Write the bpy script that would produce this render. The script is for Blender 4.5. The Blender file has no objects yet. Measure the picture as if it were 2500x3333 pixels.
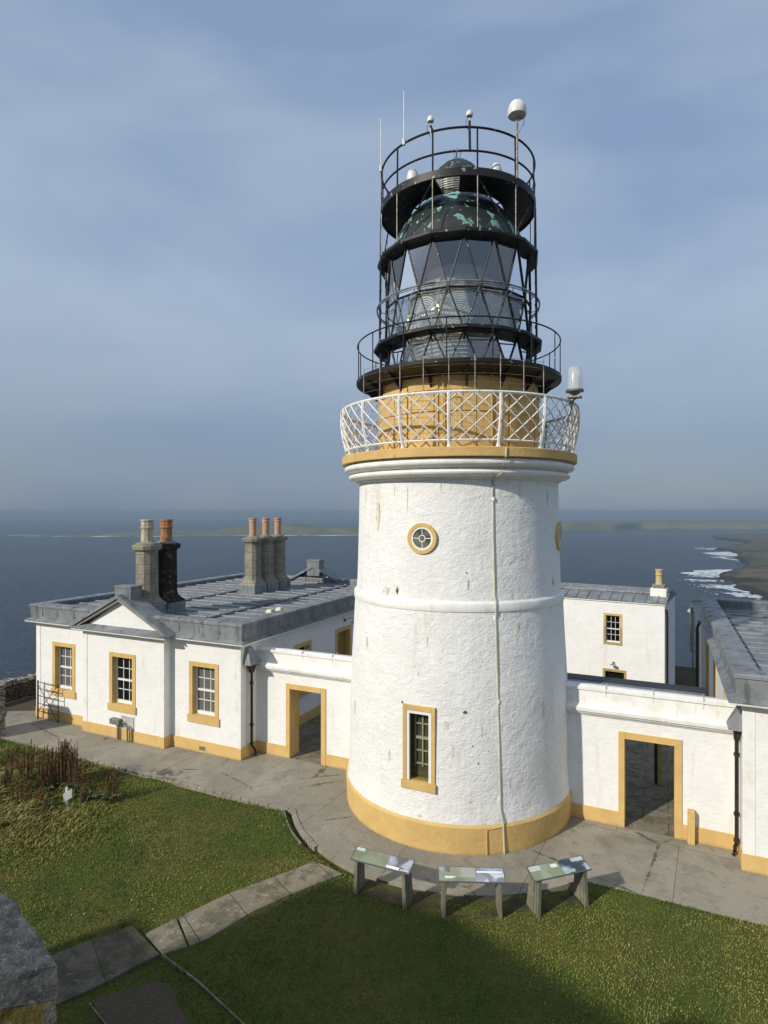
import bpy, math, random
import numpy as np
from mathutils import Vector, Matrix, noise
R = math.radians
random.seed(7); rng = np.random.default_rng(7)
S = bpy.context.scene
COL = S.collection

# ------------------------------------------------------------------ camera, world, sun
CAMX, CAMY, CAMZ = 5.067, -15.546, 7.6
cam = bpy.data.cameras.new('camera'); camo = bpy.data.objects.new('camera', cam); COL.objects.link(camo)
camo.location = (CAMX, CAMY, CAMZ); camo.rotation_euler = (R(90), 0, R(25))
cam.sensor_fit = 'VERTICAL'; cam.sensor_height = 36; cam.lens = 1950 / 3333 * 36
cam.clip_start = 0.1; cam.clip_end = 60000
S.camera = camo
S.render.resolution_x = 768; S.render.resolution_y = 1024

SUN_EL = R(31); SUN_AZ = (-0.462, -0.887)          # towards the sun
world = bpy.data.worlds.new('World'); S.world = world; world.use_nodes = True
wn = world.node_tree; wn.nodes.clear(); wl = wn.links.new
def WN(t, **k):
    n = wn.nodes.new(t)
    for a, b in k.items(): setattr(n, a, b)
    return n
wo = WN('ShaderNodeOutputWorld'); bg = WN('ShaderNodeBackground'); bg.inputs['Strength'].default_value = 0.1
wl(bg.outputs[0], wo.inputs['Surface'])
sky = WN('ShaderNodeTexSky', sky_type='NISHITA', sun_disc=False, sun_elevation=SUN_EL,
         sun_rotation=math.atan2(SUN_AZ[0], SUN_AZ[1]) % (2 * math.pi), air_density=1.0, dust_density=1.5, ozone_density=1.2)
tc = WN('ShaderNodeTexCoord'); sp = WN('ShaderNodeSeparateXYZ'); wl(tc.outputs['Generated'], sp.inputs[0])
mp = WN('ShaderNodeMapping'); mp.inputs['Scale'].default_value = (1.0, 1.0, 2.6); mp.inputs['Location'].default_value = (3.1, 1.7, 0.4)
wl(tc.outputs['Generated'], mp.inputs[0])
n1 = WN('ShaderNodeTexNoise'); n1.inputs['Scale'].default_value = 1.55; n1.inputs['Detail'].default_value = 4.5; n1.inputs['Roughness'].default_value = 0.5
n1.inputs['Distortion'].default_value = 0.35
wl(mp.outputs[0], n1.inputs['Vector'])
cr = WN('ShaderNodeValToRGB'); wl(n1.outputs[0], cr.inputs[0])
cr.color_ramp.elements[0].position = 0.36; cr.color_ramp.elements[0].color = (2.03, 2.85, 4.35, 1)
cr.color_ramp.elements[1].position = 0.64; cr.color_ramp.elements[1].color = (3.4, 4.15, 5.2, 1)
# a grey bank of sea fog lies on the horizon
hz = WN('ShaderNodeMapRange'); hz.inputs['From Min'].default_value = -0.02; hz.inputs['From Max'].default_value = 0.36
hz.interpolation_type = 'SMOOTHSTEP'
wl(sp.outputs['Z'], hz.inputs['Value'])
n2 = WN('ShaderNodeTexNoise'); n2.inputs['Scale'].default_value = 2.3; n2.inputs['Detail'].default_value = 3
wl(mp.outputs[0], n2.inputs['Vector'])
fr = WN('ShaderNodeValToRGB'); wl(n2.outputs[0], fr.inputs[0])
fr.color_ramp.elements[0].position = 0.35; fr.color_ramp.elements[0].color = (1.55, 2.08, 3.0, 1)
fr.color_ramp.elements[1].position = 0.65; fr.color_ramp.elements[1].color = (2.05, 2.5, 3.0, 1)
mx = WN('ShaderNodeMix', data_type='RGBA'); wl(hz.outputs[0], mx.inputs['Factor']); wl(fr.outputs[0], mx.inputs['A']); wl(cr.outputs[0], mx.inputs['B'])
mx2 = WN('ShaderNodeMix', data_type='RGBA'); mx2.inputs['Factor'].default_value = 0.88
wl(sky.outputs[0], mx2.inputs['A']); wl(mx.outputs['Result'], mx2.inputs['B'])
wl(mx2.outputs['Result'], bg.inputs['Color'])

sl = bpy.data.lights.new('sun', 'SUN'); sl.energy = 3.0; sl.angle = R(1.2); sl.color = (1.0, 0.93, 0.82)
so = bpy.data.objects.new('sun', sl); COL.objects.link(so)
sd = Vector((-SUN_AZ[0] * math.cos(SUN_EL), -SUN_AZ[1] * math.cos(SUN_EL), -math.sin(SUN_EL)))
so.rotation_euler = sd.to_track_quat('-Z', 'Y').to_euler(); so.location = (-20, -30, 30)
S.view_settings.view_transform = 'Standard'; S.view_settings.look = 'None'; S.view_settings.exposure = 0.34; S.view_settings.gamma = 1
S.cycles.volume_bounces = 0; S.cycles.transparent_max_bounces = 24; S.cycles.max_bounces = 8

# ------------------------------------------------------------------ materials
class MT:
    def __init__(s, name, rough=0.8, spec=0.3, metal=0.0):
        s.m = bpy.data.materials.new(name); s.m.use_nodes = True; s.t = s.m.node_tree; s.n = s.t.nodes; s.l = s.t.links.new
        s.b = s.n['Principled BSDF']; s.b.inputs['Roughness'].default_value = rough; s.b.inputs['Metallic'].default_value = metal
        s.b.inputs['Specular IOR Level'].default_value = spec
        s.tc = s.n.new('ShaderNodeTexCoord'); s.col = None; s.bump = None
    def coord(s, scale=(1, 1, 1), rot=0):
        m = s.n.new('ShaderNodeMapping'); m.inputs['Scale'].default_value = scale; m.inputs['Rotation'].default_value = (0, 0, rot)
        s.l(s.geo(), m.inputs[0]); return m.outputs[0]
    def geo(s):
        if not hasattr(s, '_g'): s._g = s.n.new('ShaderNodeNewGeometry')
        return s._g.outputs['Position']
    def noise(s, scale, detail=4, rough=0.55, stretch=(1, 1, 1), dist=0.0, rot=0):
        n = s.n.new('ShaderNodeTexNoise'); n.inputs['Scale'].default_value = scale; n.inputs['Detail'].default_value = detail
        n.inputs['Roughness'].default_value = rough; n.inputs['Distortion'].default_value = dist
        s.l(s.coord(stretch, rot), n.inputs['Vector']); return n.outputs[0]
    def vor(s, scale, stretch=(1, 1, 1), feature='F1', rnd=1.0):
        n = s.n.new('ShaderNodeTexVoronoi'); n.feature = feature; n.inputs['Scale'].default_value = scale; n.inputs['Randomness'].default_value = rnd
        s.l(s.coord(stretch), n.inputs['Vector']); return n.outputs['Distance']
    def ramp(s, src, p0, p1):
        r = s.n.new('ShaderNodeMapRange'); r.inputs['From Min'].default_value = p0; r.inputs['From Max'].default_value = p1
        r.interpolation_type = 'SMOOTHSTEP'; s.l(src, r.inputs['Value']); return r.outputs[0]
    def base(s, c): s.col = (c[0], c[1], c[2], 1); s.b.inputs['Base Color'].default_value = s.col; return s
    def mix(s, fac, c, amt=1.0):
        m = s.n.new('ShaderNodeMix'); m.data_type = 'RGBA'
        if amt != 1.0:
            k = s.n.new('ShaderNodeMath'); k.operation = 'MULTIPLY'; k.inputs[1].default_value = amt; s.l(fac, k.inputs[0]); fac = k.outputs[0]
        s.l(fac, m.inputs['Factor'])
        if isinstance(s.col, tuple): m.inputs['A'].default_value = s.col
        else: s.l(s.col, m.inputs['A'])
        if isinstance(c, tuple): m.inputs['B'].default_value = (c[0], c[1], c[2], 1)
        else: s.l(c, m.inputs['B'])
        s.col = m.outputs['Result']; s.l(s.col, s.b.inputs['Base Color']); return s
    def bumpy(s, h, dist=0.02, strength=1.0):
        b = s.n.new('ShaderNodeBump'); b.inputs['Distance'].default_value = dist; b.inputs['Strength'].default_value = strength
        s.l(h, b.inputs['Height'])
        if s.bump: s.l(s.bump, b.inputs['Normal'])
        s.bump = b.outputs[0]; s.l(s.bump, s.b.inputs['Normal']); return s
    def mul(s, a, b, op='MULTIPLY'):
        k = s.n.new('ShaderNodeMath'); k.operation = op; s.l(a, k.inputs[0])
        if isinstance(b, (int, float)): k.inputs[1].default_value = b
        else: s.l(b, k.inputs[1])
        return k.outputs[0]
    def brick(s, bw, rh, mortar, rot=0, plane='xy', off=0.5):
        m = s.n.new('ShaderNodeTexBrick'); m.offset = off; m.inputs['Scale'].default_value = 1
        m.inputs['Brick Width'].default_value = bw; m.inputs['Row Height'].default_value = rh; m.inputs['Mortar Size'].default_value = mortar
        m.inputs['Mortar Smooth'].default_value = 0.4
        m.inputs['Color1'].default_value = (0, 0, 0, 1); m.inputs['Color2'].default_value = (1, 1, 1, 1)
        v = s.coord((1, 1, 1), rot)
        if plane != 'xy':
            sx = s.n.new('ShaderNodeSeparateXYZ'); s.l(v, sx.inputs[0]); cb = s.n.new('ShaderNodeCombineXYZ')
            ad = s.n.new('ShaderNodeMath'); ad.operation = 'ADD'; s.l(sx.outputs[0], ad.inputs[0]); s.l(sx.outputs[1], ad.inputs[1])
            s.l(ad.outputs[0], cb.inputs[0]); s.l(sx.outputs[2], cb.inputs[1]); v = cb.outputs[0]
        s.l(v, m.inputs['Vector']); return m.outputs['Fac'], m.outputs['Color']

def simple(name, c, rough=0.7, spec=0.3, metal=0.0, var=None, vs=6, bump=0, bs=30):
    t = MT(name, rough, spec, metal).base(c)
    if var: t.mix(t.ramp(t.noise(vs), 0.4, 0.65), var)
    if bump: t.bumpy(t.noise(bs, 5), bump)
    return t.m

def harl(name, rougher=1.0):
    t = MT(name, 0.85, 0.2).base((0.82, 0.815, 0.79))
    t.mix(t.ramp(t.noise(1.4, 5), 0.42, 0.66), (0.76, 0.76, 0.735), 0.7)
    t.mix(t.ramp(t.noise(7, 5), 0.48, 0.7), (0.72, 0.725, 0.70), 0.5)
    t.mix(t.ramp(t.noise(1.1, 4, 0.6, (3.2, 3.2, 0.55)), 0.62, 0.78), (0.62, 0.57, 0.44), 0.55)
    t.mix(t.ramp(t.noise(2.3, 5, 0.65, (1, 1, 0.8)), 0.70, 0.74), (0.66, 0.60, 0.45), 0.6)
    t.bumpy(t.noise(1.6, 4, .6), 0.05 * rougher)
    t.mix(t.ramp(t.noise(0.9, 6, 0.65, (2.6, 2.6, .35), .3), 0.60, 0.70), (0.66, 0.64, 0.56), 0.6)
    t.bumpy(t.noise(5.5, 3, 0.6, (1, 1, 1.6), 0.6), 0.021 * rougher)
    t.bumpy(t.noise(17, 4, 0.6, (1, 1, 1.5), 0.8), 0.013 * rougher)
    return t.m
M = {}
M['harl'] = harl('tower_harling', 1.0); M['wall'] = harl('house_harling', 0.5)
def smoothwhite():
    t = MT('smooth_white', 0.6, 0.3).base((0.82, 0.815, 0.78))
    t.mix(t.ramp(t.noise(3, 5), 0.45, 0.7), (0.70, 0.68, 0.60), 0.7)
    t.mix(t.ramp(t.noise(9, 4, 0.6, (1, 1, 0.3)), 0.58, 0.75), (0.58, 0.53, 0.40), 0.55)
    t.bumpy(t.noise(25, 3), 0.004); return t.m
M['white'] = smoothwhite()
def ochre():
    t = MT('ochre_paint', 0.75, 0.2).base((0.65, 0.445, 0.17))
    t.mix(t.ramp(t.noise(2.2, 5), 0.4, 0.65), (0.59, 0.395, 0.15))
    t.mix(t.ramp(t.noise(6, 5, 0.65, (1, 1, 0.5)), 0.62, 0.75), (0.40, 0.25, 0.09), 0.6)
    t.mix(t.ramp(t.noise(3.2, 6, 0.7), 0.60, 0.66), (0.66, 0.47, 0.22), 0.6); t.mix(t.ramp(t.noise(14, 6, 0.7), 0.66, 0.70), (0.33, 0.27, 0.17), 0.6)
    sx = t.n.new('ShaderNodeSeparateXYZ'); t.l(t.geo(), sx.inputs[0]); t.mix(t.ramp(t.mul(sx.outputs[2], t.mul(t.noise(3.5, 5, .7), .16), 'ADD'), .15, .05), (0.24, 0.20, 0.11), 0.6)
    t.bumpy(t.noise(9, 4), 0.012); return t.m
M['ochre'] = ochre()
M['sash'] = simple('sash_paint', (0.80, 0.80, 0.78), 0.45, 0.4)
def rail_w():
    t = MT('rail_white', 0.5, 0.35).base((0.78, 0.77, 0.74))
    t.mix(t.ramp(t.noise(5, 5), 0.60, 0.68), (0.42, 0.22, 0.08), 0.8); t.mix(t.ramp(t.noise(2.1, 3), 0.5, 0.7), (0.62, 0.60, 0.52), .6); return t.m
M['rail'] = rail_w()
def blackp():
    t = MT('black_paint', 0.5, 0.35).base((0.013, 0.013, 0.014))
    t.mix(t.ramp(t.noise(8, 5, 0.6), 0.63, 0.67), (0.42, 0.41, 0.38), 0.75)
    t.mix(t.ramp(t.noise(2.5, 4), 0.6, 0.75), (0.07, 0.045, 0.03), 0.7); t.bumpy(t.noise(22, 3), 0.003); return t.m
M['black'] = blackp()
M['darkroof'] = simple('black_inside', (0.012, 0.013, 0.013), 0.7, 0.2)
def copper():
    t = MT('black_copper', 0.45, 0.4).base((0.022, 0.028, 0.028))
    t.mix(t.ramp(t.noise(2.6, 4, 0.45, (1.6, 1.6, 1.0), 0.4), 0.615, 0.63), (0.20, 0.42, 0.34)); t.mix(t.ramp(t.noise(6, 4, .45, (1,1,1), .6), 0.63, 0.645), (0.24, 0.46, 0.38))
    t.mix(t.ramp(t.noise(1.5, 3), 0.5, 0.7), (0.05, 0.06, 0.06), 0.5); return t.m
M['copper'] = copper()
def lead():
    t = MT('lead_sheet', 0.5, 0.35).base((0.165, 0.18, 0.185))
    t.mix(t.ramp(t.noise(1.2, 5, 0.6), 0.35, 0.7), (0.25, 0.265, 0.27))
    t.mix(t.ramp(t.noise(4.0, 5, 0.6, (1, 1, 0.2)), 0.5, 0.68), (0.09, 0.10, 0.107), 0.85)
    t.mix(t.ramp(t.noise(7, 4, 0.6, (2.2, 2.2, 0.5)), 0.62, 0.72), (0.40, 0.42, 0.42), 0.7)
    t.bumpy(t.noise(3.5, 3), 0.02); return t.m
M['lead'] = lead()
def sand():
    t = MT('chimney_stone', 0.85, 0.2).base((0.27, 0.25, 0.185))
    t.mix(t.ramp(t.noise(2.2, 5), 0.4, 0.66), (0.19, 0.185, 0.14)); t.mix(t.ramp(t.noise(7, 5), 0.5, 0.7), (0.33, 0.31, 0.25), .7)
    f, c = t.brick(30, 0.34, 0.012, 0, 'z'); t.mix(f, (0.10, 0.09, 0.075), 0.8); t.bumpy(t.noise(14, 5), 0.015); return t.m
M['sand'] = sand()
def sooty():
    t = MT('sooty_stone', 0.9, 0.15).base((0.03, 0.027, 0.024)); t.mix(t.ramp(t.noise(4, 5), 0.55, 0.66), (0.12, 0.09, 0.05)); t.mix(t.ramp(t.noise(6, 4), .68, .7), (0.4, .38, .34)); t.bumpy(t.noise(12, 5), 0.03); return t.m
M['soot'] = sooty()
M['potcream'] = simple('cream_clay', (0.50, 0.46, 0.34), 0.6, 0.3, 0, (0.33, 0.29, 0.20), 5)
M['potorange'] = simple('orange_clay', (0.42, 0.205, 0.09), 0.7, 0.2, 0, (0.28, 0.14, 0.07), 6)
M['potpink'] = simple('pink_clay', (0.50, 0.325, 0.215), 0.7, 0.2, 0, (0.42, 0.255, 0.165), 5)
M['iron'] = simple('cast_iron_black', (0.012, 0.011, 0.011), 0.4, 0.5, 0, (0.05, 0.025, 0.018), 14)
M['greymetal'] = simple('grey_metal', (0.17, 0.18, 0.15), 0.45, 0.4, 0.2, (0.25, 0.25, 0.22), 8)
M['plastic'] = simple('white_plastic', (0.78, 0.78, 0.76), 0.4, 0.45, 0, (0.66, 0.65, 0.6), 4)
M['rod'] = simple('weathered_rod', (0.36, 0.33, 0.27), 0.5, 0.4, 0.1, (0.14, 0.11, 0.08), 6)
M['paneblack'] = simple('window_pane_dark', (0.006, 0.006, 0.007), 0.06, 0.6)
M['paneblind'] = simple('window_pane_blind', (0.13, 0.135, 0.13), 0.12, 0.6)
M['panegreen'] = simple('window_pane_old', (0.10, 0.10, 0.08), 0.12, 0.7, 0, (0.16, 0.145, 0.10), 1.2)
M['dooryellow'] = simple('door_paint', (0.30, 0.19, 0.05), 0.5, 0.4)
M['dark'] = simple('dark_inside', (0.008, 0.008, 0.008), 0.9, 0.1)
def concrete():
    t = MT('concrete_paving', 0.92, 0.12).base((0.27, 0.25, 0.20))
    t.mix(t.ramp(t.noise(0.45, 6, 0.62, (1, 1, 1), 0.5), 0.42, 0.58), (0.34, 0.31, 0.25))
    t.mix(t.ramp(t.noise(1.0, 6, 0.7, (1, 1, 1), .4), 0.52, 0.64), (0.22, 0.205, 0.16), 0.7)
    t.mix(t.ramp(t.noise(3.6, 6, 0.72, (1, 1, 1), .3), 0.54, 0.66), (0.17, 0.155, 0.12), 0.55)
    t.mix(t.ramp(t.noise(6.5, 5, 0.7), 0.56, 0.68), (0.40, 0.37, 0.31), 0.5)
    t.mix(t.ramp(t.noise(17, 5, 0.7), 0.60, 0.68), (0.13, 0.12, 0.095), 0.6)
    t.mix(t.ramp(t.noise(0.7, 4, 0.6, (1, 1, 1), 0.3), 0.58, 0.7), (0.19, 0.185, 0.11), 0.55)
    f, c = t.brick(2.7, 9.0, 0.010, R(4)); t.mix(f, (0.08, 0.075, 0.055), 0.75); t.mix(c, (0.24, 0.22, 0.175), 0.22)
    e = t.vor(0.33, (1, 1, 1), 'DISTANCE_TO_EDGE', 0.9); cn = t.noise(4, 5, 0.75)
    e2 = t.mul(e, t.mul(cn, 0.07), 'SUBTRACT'); crk = t.mul(t.ramp(e2, -0.026, -0.034), t.ramp(t.noise(0.6, 2), .45, .55))
    t.mix(crk, (0.08, 0.075, 0.055), 0.8)
    t.bumpy(t.noise(14, 5, .7), 0.02); return t.m
M['concrete'] = concrete()
def slabs(name, bw, rh, rot, dark=1.0):
    t = MT(name, 0.9, 0.15).base((0.205 * dark, 0.175 * dark, 0.125 * dark))
    f, c = t.brick(bw, rh, 0.012, rot); t.mix(c, (0.265 * dark, 0.23 * dark, 0.165 * dark), 0.6)
    t.mix(t.ramp(t.noise(2.2, 6, 0.7), 0.46, 0.6), (0.12 * dark, 0.11 * dark, 0.065 * dark), 0.8)
    t.mix(t.ramp(t.noise(3.4, 6, 0.75), 0.52, 0.64), (0.10 * dark, 0.10 * dark, 0.055 * dark), 0.7); t.mix(t.ramp(t.noise(8, 5, 0.7), 0.54, 0.68), (0.36 * dark, 0.32 * dark, 0.25 * dark), 0.7)
    t.mix(f, (0.05, 0.05, 0.035), 0.85); t.bumpy(t.noise(18, 5), 0.008); return t.m
M['flags'] = slabs('flagstones', 1.15, 0.62, R(0)); M['pathslab'] = slabs('path_slabs', 0.95, 1.6, -R(63), 1.0)
M['darkslab'] = slabs('brown_path_slabs', 1.3, 1.9, -R(61), 0.55)
def lawnm():
    t = MT('lawn_turf', 0.95, 0.1).base((0.085, 0.105, 0.022))
    t.mix(t.ramp(t.noise(0.55, 5, 0.6, (1, 1, 1), 0.3), 0.4, 0.66), (0.135, 0.12, 0.035))
    t.mix(t.ramp(t.noise(3.5, 6, 0.7), 0.45, 0.7), (0.06, 0.088, 0.016), 0.8)
    t.mix(t.ramp(t.noise(15, 5, 0.7), 0.55, 0.75), (0.13, 0.115, 0.04), 0.6)
    t.bumpy(t.noise(22, 5, 0.7), 0.05); return t.m
M['lawn'] = lawnm()
def soil():
    t = MT('soil', 0.95, 0.1).base((0.06, 0.052, 0.036)); t.mix(t.ramp(t.noise(3, 5), 0.45, 0.62), (0.08, 0.09, 0.03)); t.bumpy(t.noise(20, 5), 0.03); return t.m
M['soil'] = soil()
def gravel():
    t = MT('brown_gravel', 0.95, 0.1).base((0.09, 0.068, 0.048)); t.mix(t.ramp(t.noise(2, 5), 0.4, 0.65), (0.075, 0.07, 0.045)); t.mix(t.ramp(t.noise(45, 3), 0.55, 0.7), (0.20, 0.17, 0.14), 0.6); t.bumpy(t.noise(40, 4), 0.02); return t.m
M['gravel'] = gravel()
def rubble(name, c1, c2, c3):
    t = MT(name, 0.9, 0.15).base(c1)
    t.mix(t.ramp(t.noise(2.5, 5), 0.42, 0.62), c2); t.mix(t.ramp(t.noise(9, 5, 0.65), 0.52, 0.7), c3, 0.7)
    e = t.vor(4.2, (1, 1, 2.6), 'DISTANCE_TO_EDGE'); t.mix(t.ramp(e, 0.07, 0.0), (0.02, 0.018, 0.015), 0.8)
    t.bumpy(t.ramp(e, 0.0, 0.12), 0.05); t.bumpy(t.noise(20, 5, 0.7), 0.02); return t.m
M['rubble'] = rubble('brown_rubble', (0.085, 0.065, 0.045), (0.13, 0.105, 0.075), (0.045, 0.035, 0.028))
M['palerubble'] = rubble('pale_rubble', (0.30, 0.28, 0.22), (0.38, 0.36, 0.30), (0.18, 0.165, 0.125))
def lichen():
    t = MT('lichen_stone', 0.9, 0.15).base((0.115, 0.12, 0.12)); t.mix(t.ramp(t.noise(9, 6, 0.75), 0.42, 0.6), (0.06, 0.064, 0.066))
    t.mix(t.ramp(t.noise(34, 5, 0.7), 0.58, 0.72), (0.36, 0.37, 0.36), 0.7); t.mix(t.ramp(t.noise(3.2, 5, 0.6), 0.60, 0.68), (0.30, 0.24, 0.12), 0.8); t.bumpy(t.noise(26, 6, 0.7), 0.03); return t.m
M['lichen'] = lichen()
def moss():
    t = MT('mossy_stone', 0.95, 0.1).base((0.12, 0.12, 0.108)); t.mix(t.ramp(t.noise(7, 6, 0.7, (1, 1, 0.5)), 0.46, 0.62), (0.11, 0.095, 0.025)); t.mix(t.ramp(t.noise(22, 5, 0.7), 0.55, 0.7), (0.30, 0.31, 0.29), 0.6)
    t.mix(t.ramp(t.noise(12, 5, 0.6), 0.6, 0.7), (0.03, 0.03, 0.022), 0.8); t.bumpy(t.noise(15, 6, 0.7), 0.06); return t.m
M['moss'] = moss()
def wood():
    t = MT('weathered_wood', 0.85, 0.2).base((0.20, 0.195, 0.14)); t.mix(t.ramp(t.noise(7, 5, 0.6, (6, 6, 0.5)), 0.4, 0.66), (0.105, 0.10, 0.07)); t.mix(t.ramp(t.noise(2, 4), 0.5, 0.7), (0.27, 0.26, 0.21), .6); t.bumpy(t.noise(12, 4, 0.6, (6, 6, 0.4)), 0.006); return t.m
M['wood'] = wood()
M['metaledge'] = simple('panel_edge', (0.10, 0.11, 0.10), 0.4, 0.4)
def haze_lens():
    t = MT('lens_glass', 0.12, 0.6).base((0.88, 0.90, 0.85)); t.mix(t.ramp(t.noise(2.2, 4), 0.48, 0.7), (0.50, 0.55, 0.52)); t.b.inputs['Transmission Weight'].default_value = 0.15; t.b.inputs['IOR'].default_value = 1.3; return t.m
M['lens'] = haze_lens()
M['brass'] = simple('lens_brass', (0.55, 0.42, 0.16), 0.3, 0.5, 0.7)
M['lensframe'] = simple('lens_frame', (0.50, 0.50, 0.45), 0.5, 0.4)
def glass(name, tint, refl, extra=0.04):
    m = bpy.data.materials.new(name); m.use_nodes = True; n = m.node_tree.nodes; l = m.node_tree.links.new; n.clear()
    o = n.new('ShaderNodeOutputMaterial'); mixs = n.new('ShaderNodeMixShader'); tr = n.new('ShaderNodeBsdfTransparent'); gl = n.new('ShaderNodeBsdfGlossy')
    tr.inputs[0].default_value = (*tint, 1); gl.inputs['Roughness'].default_value = 0.03; gl.inputs['Color'].default_value = (1, 1, 1, 1)
    lw = n.new('ShaderNodeFresnel'); lw.inputs['IOR'].default_value = refl; ad = n.new('ShaderNodeMath'); ad.operation = 'ADD'; ad.inputs[1].default_value = extra
    l(lw.outputs[0], ad.inputs[0]); l(ad.outputs[0], mixs.inputs[0]); l(tr.outputs[0], mixs.inputs[1]); l(gl.outputs[0], mixs.inputs[2]); l(mixs.outputs[0], o.inputs[0]); return m
M['glass'] = glass('lantern_glass', (0.84, 0.87, 0.87), 1.5, 0.14)
M['lampglass'] = simple('lamp_lens', (0.72, 0.75, 0.76), 0.15, 0.6); M['lampglass'].node_tree.nodes['Principled BSDF'].inputs['Alpha'].default_value = .32

def sea():
    t = MT('sea_water', 0.3, 0.3).base((0.017, 0.036, 0.066))
    t.mix(t.ramp(t.noise(0.006, 4, 0.6, (1, 1, 1), 0.4), 0.4, 0.65), (0.026, 0.048, 0.078))
    cap = t.mul(t.ramp(t.noise(0.11, 5, 0.62, (1.0, 2.6, 1), 0.3, R(-12)), 0.68, 0.71), t.ramp(t.noise(0.012, 3), 0.42, 0.6))
    t.mix(cap, (0.62, 0.66, 0.68))
    t.bumpy(t.noise(0.035, 4, 0.6, (1.0, 2.4, 1), 0, R(-12)), 12.0, 1.0); t.bumpy(t.noise(0.12, 5, 0.72, (1.0, 2.2, 1), 0, R(-12)), 7.5, 1.0); return t.m
M['sea'] = sea()
M['foam'] = simple('surf_foam', (0.82, 0.84, 0.84), 0.8, 0.2, 0, (0.35, 0.42, 0.47), 0.12)
def land():
    t = MT('coast_land', 0.95, 0.1).base((0.080, 0.085, 0.040))
    t.mix(t.ramp(t.noise(0.012, 5, 0.6), 0.42, 0.62), (0.125, 0.105, 0.065)); t.mix(t.ramp(t.noise(0.05, 5, 0.6), 0.5, 0.7), (0.055, 0.05, 0.035), 0.7)
    sx = t.n.new('ShaderNodeSeparateXYZ'); t.l(t.geo(), sx.inputs[0])
    h = t.mul(sx.outputs[2], t.mul(t.noise(0.06, 4), 9.0), 'ADD')
    t.mix(t.ramp(h, -69.5, -73.5), (0.028, 0.024, 0.022)); t.bumpy(t.noise(0.15, 5, 0.7), 2.0); return t.m
M['land'] = land()
M['farland'] = simple('far_land', (0.10, 0.115, 0.06), 0.95, 0.1, 0, (0.19, 0.165, 0.10), 0.006)
M['hill'] = simple('hill_turf', (0.05, 0.05, 0.02), 0.95, 0.1, 0, (0.075, 0.06, 0.032), 0.4, 0.08, 4)
def pan(name, cols, seed):
    t = MT(name, 0.22, 0.5).base(cols[0])
    for i, c in enumerate(cols[1:]): t.mix(t.ramp(t.noise(1.5 + i * 1.1 + seed * .21, 2, 0.4, (1, 1, 1), 0.3), 0.46, 0.60), c)
    return t.m
def vcol(name, rough=0.7, spec=0.2):
    m = bpy.data.materials.new(name); m.use_nodes = True; b = m.node_tree.nodes['Principled BSDF']
    a = m.node_tree.nodes.new('ShaderNodeAttribute'); a.attribute_name = 'tint'
    m.node_tree.links.new(a.outputs['Color'], b.inputs['Base Color']); b.inputs['Roughness'].default_value = rough; b.inputs['Specular IOR Level'].default_value = spec
    return m
M['blade'] = vcol('grass_blade'); M['dock'] = simple('dock_stem', (0.12, 0.062, 0.036), 0.8, 0.2, 0, (0.20, 0.125, 0.06), 9)
M['dockleaf'] = simple('dock_leaf', (0.06, 0.10, 0.03), 0.7, 0.3, 0, (0.16, 0.17, 0.08), 7)

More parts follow.
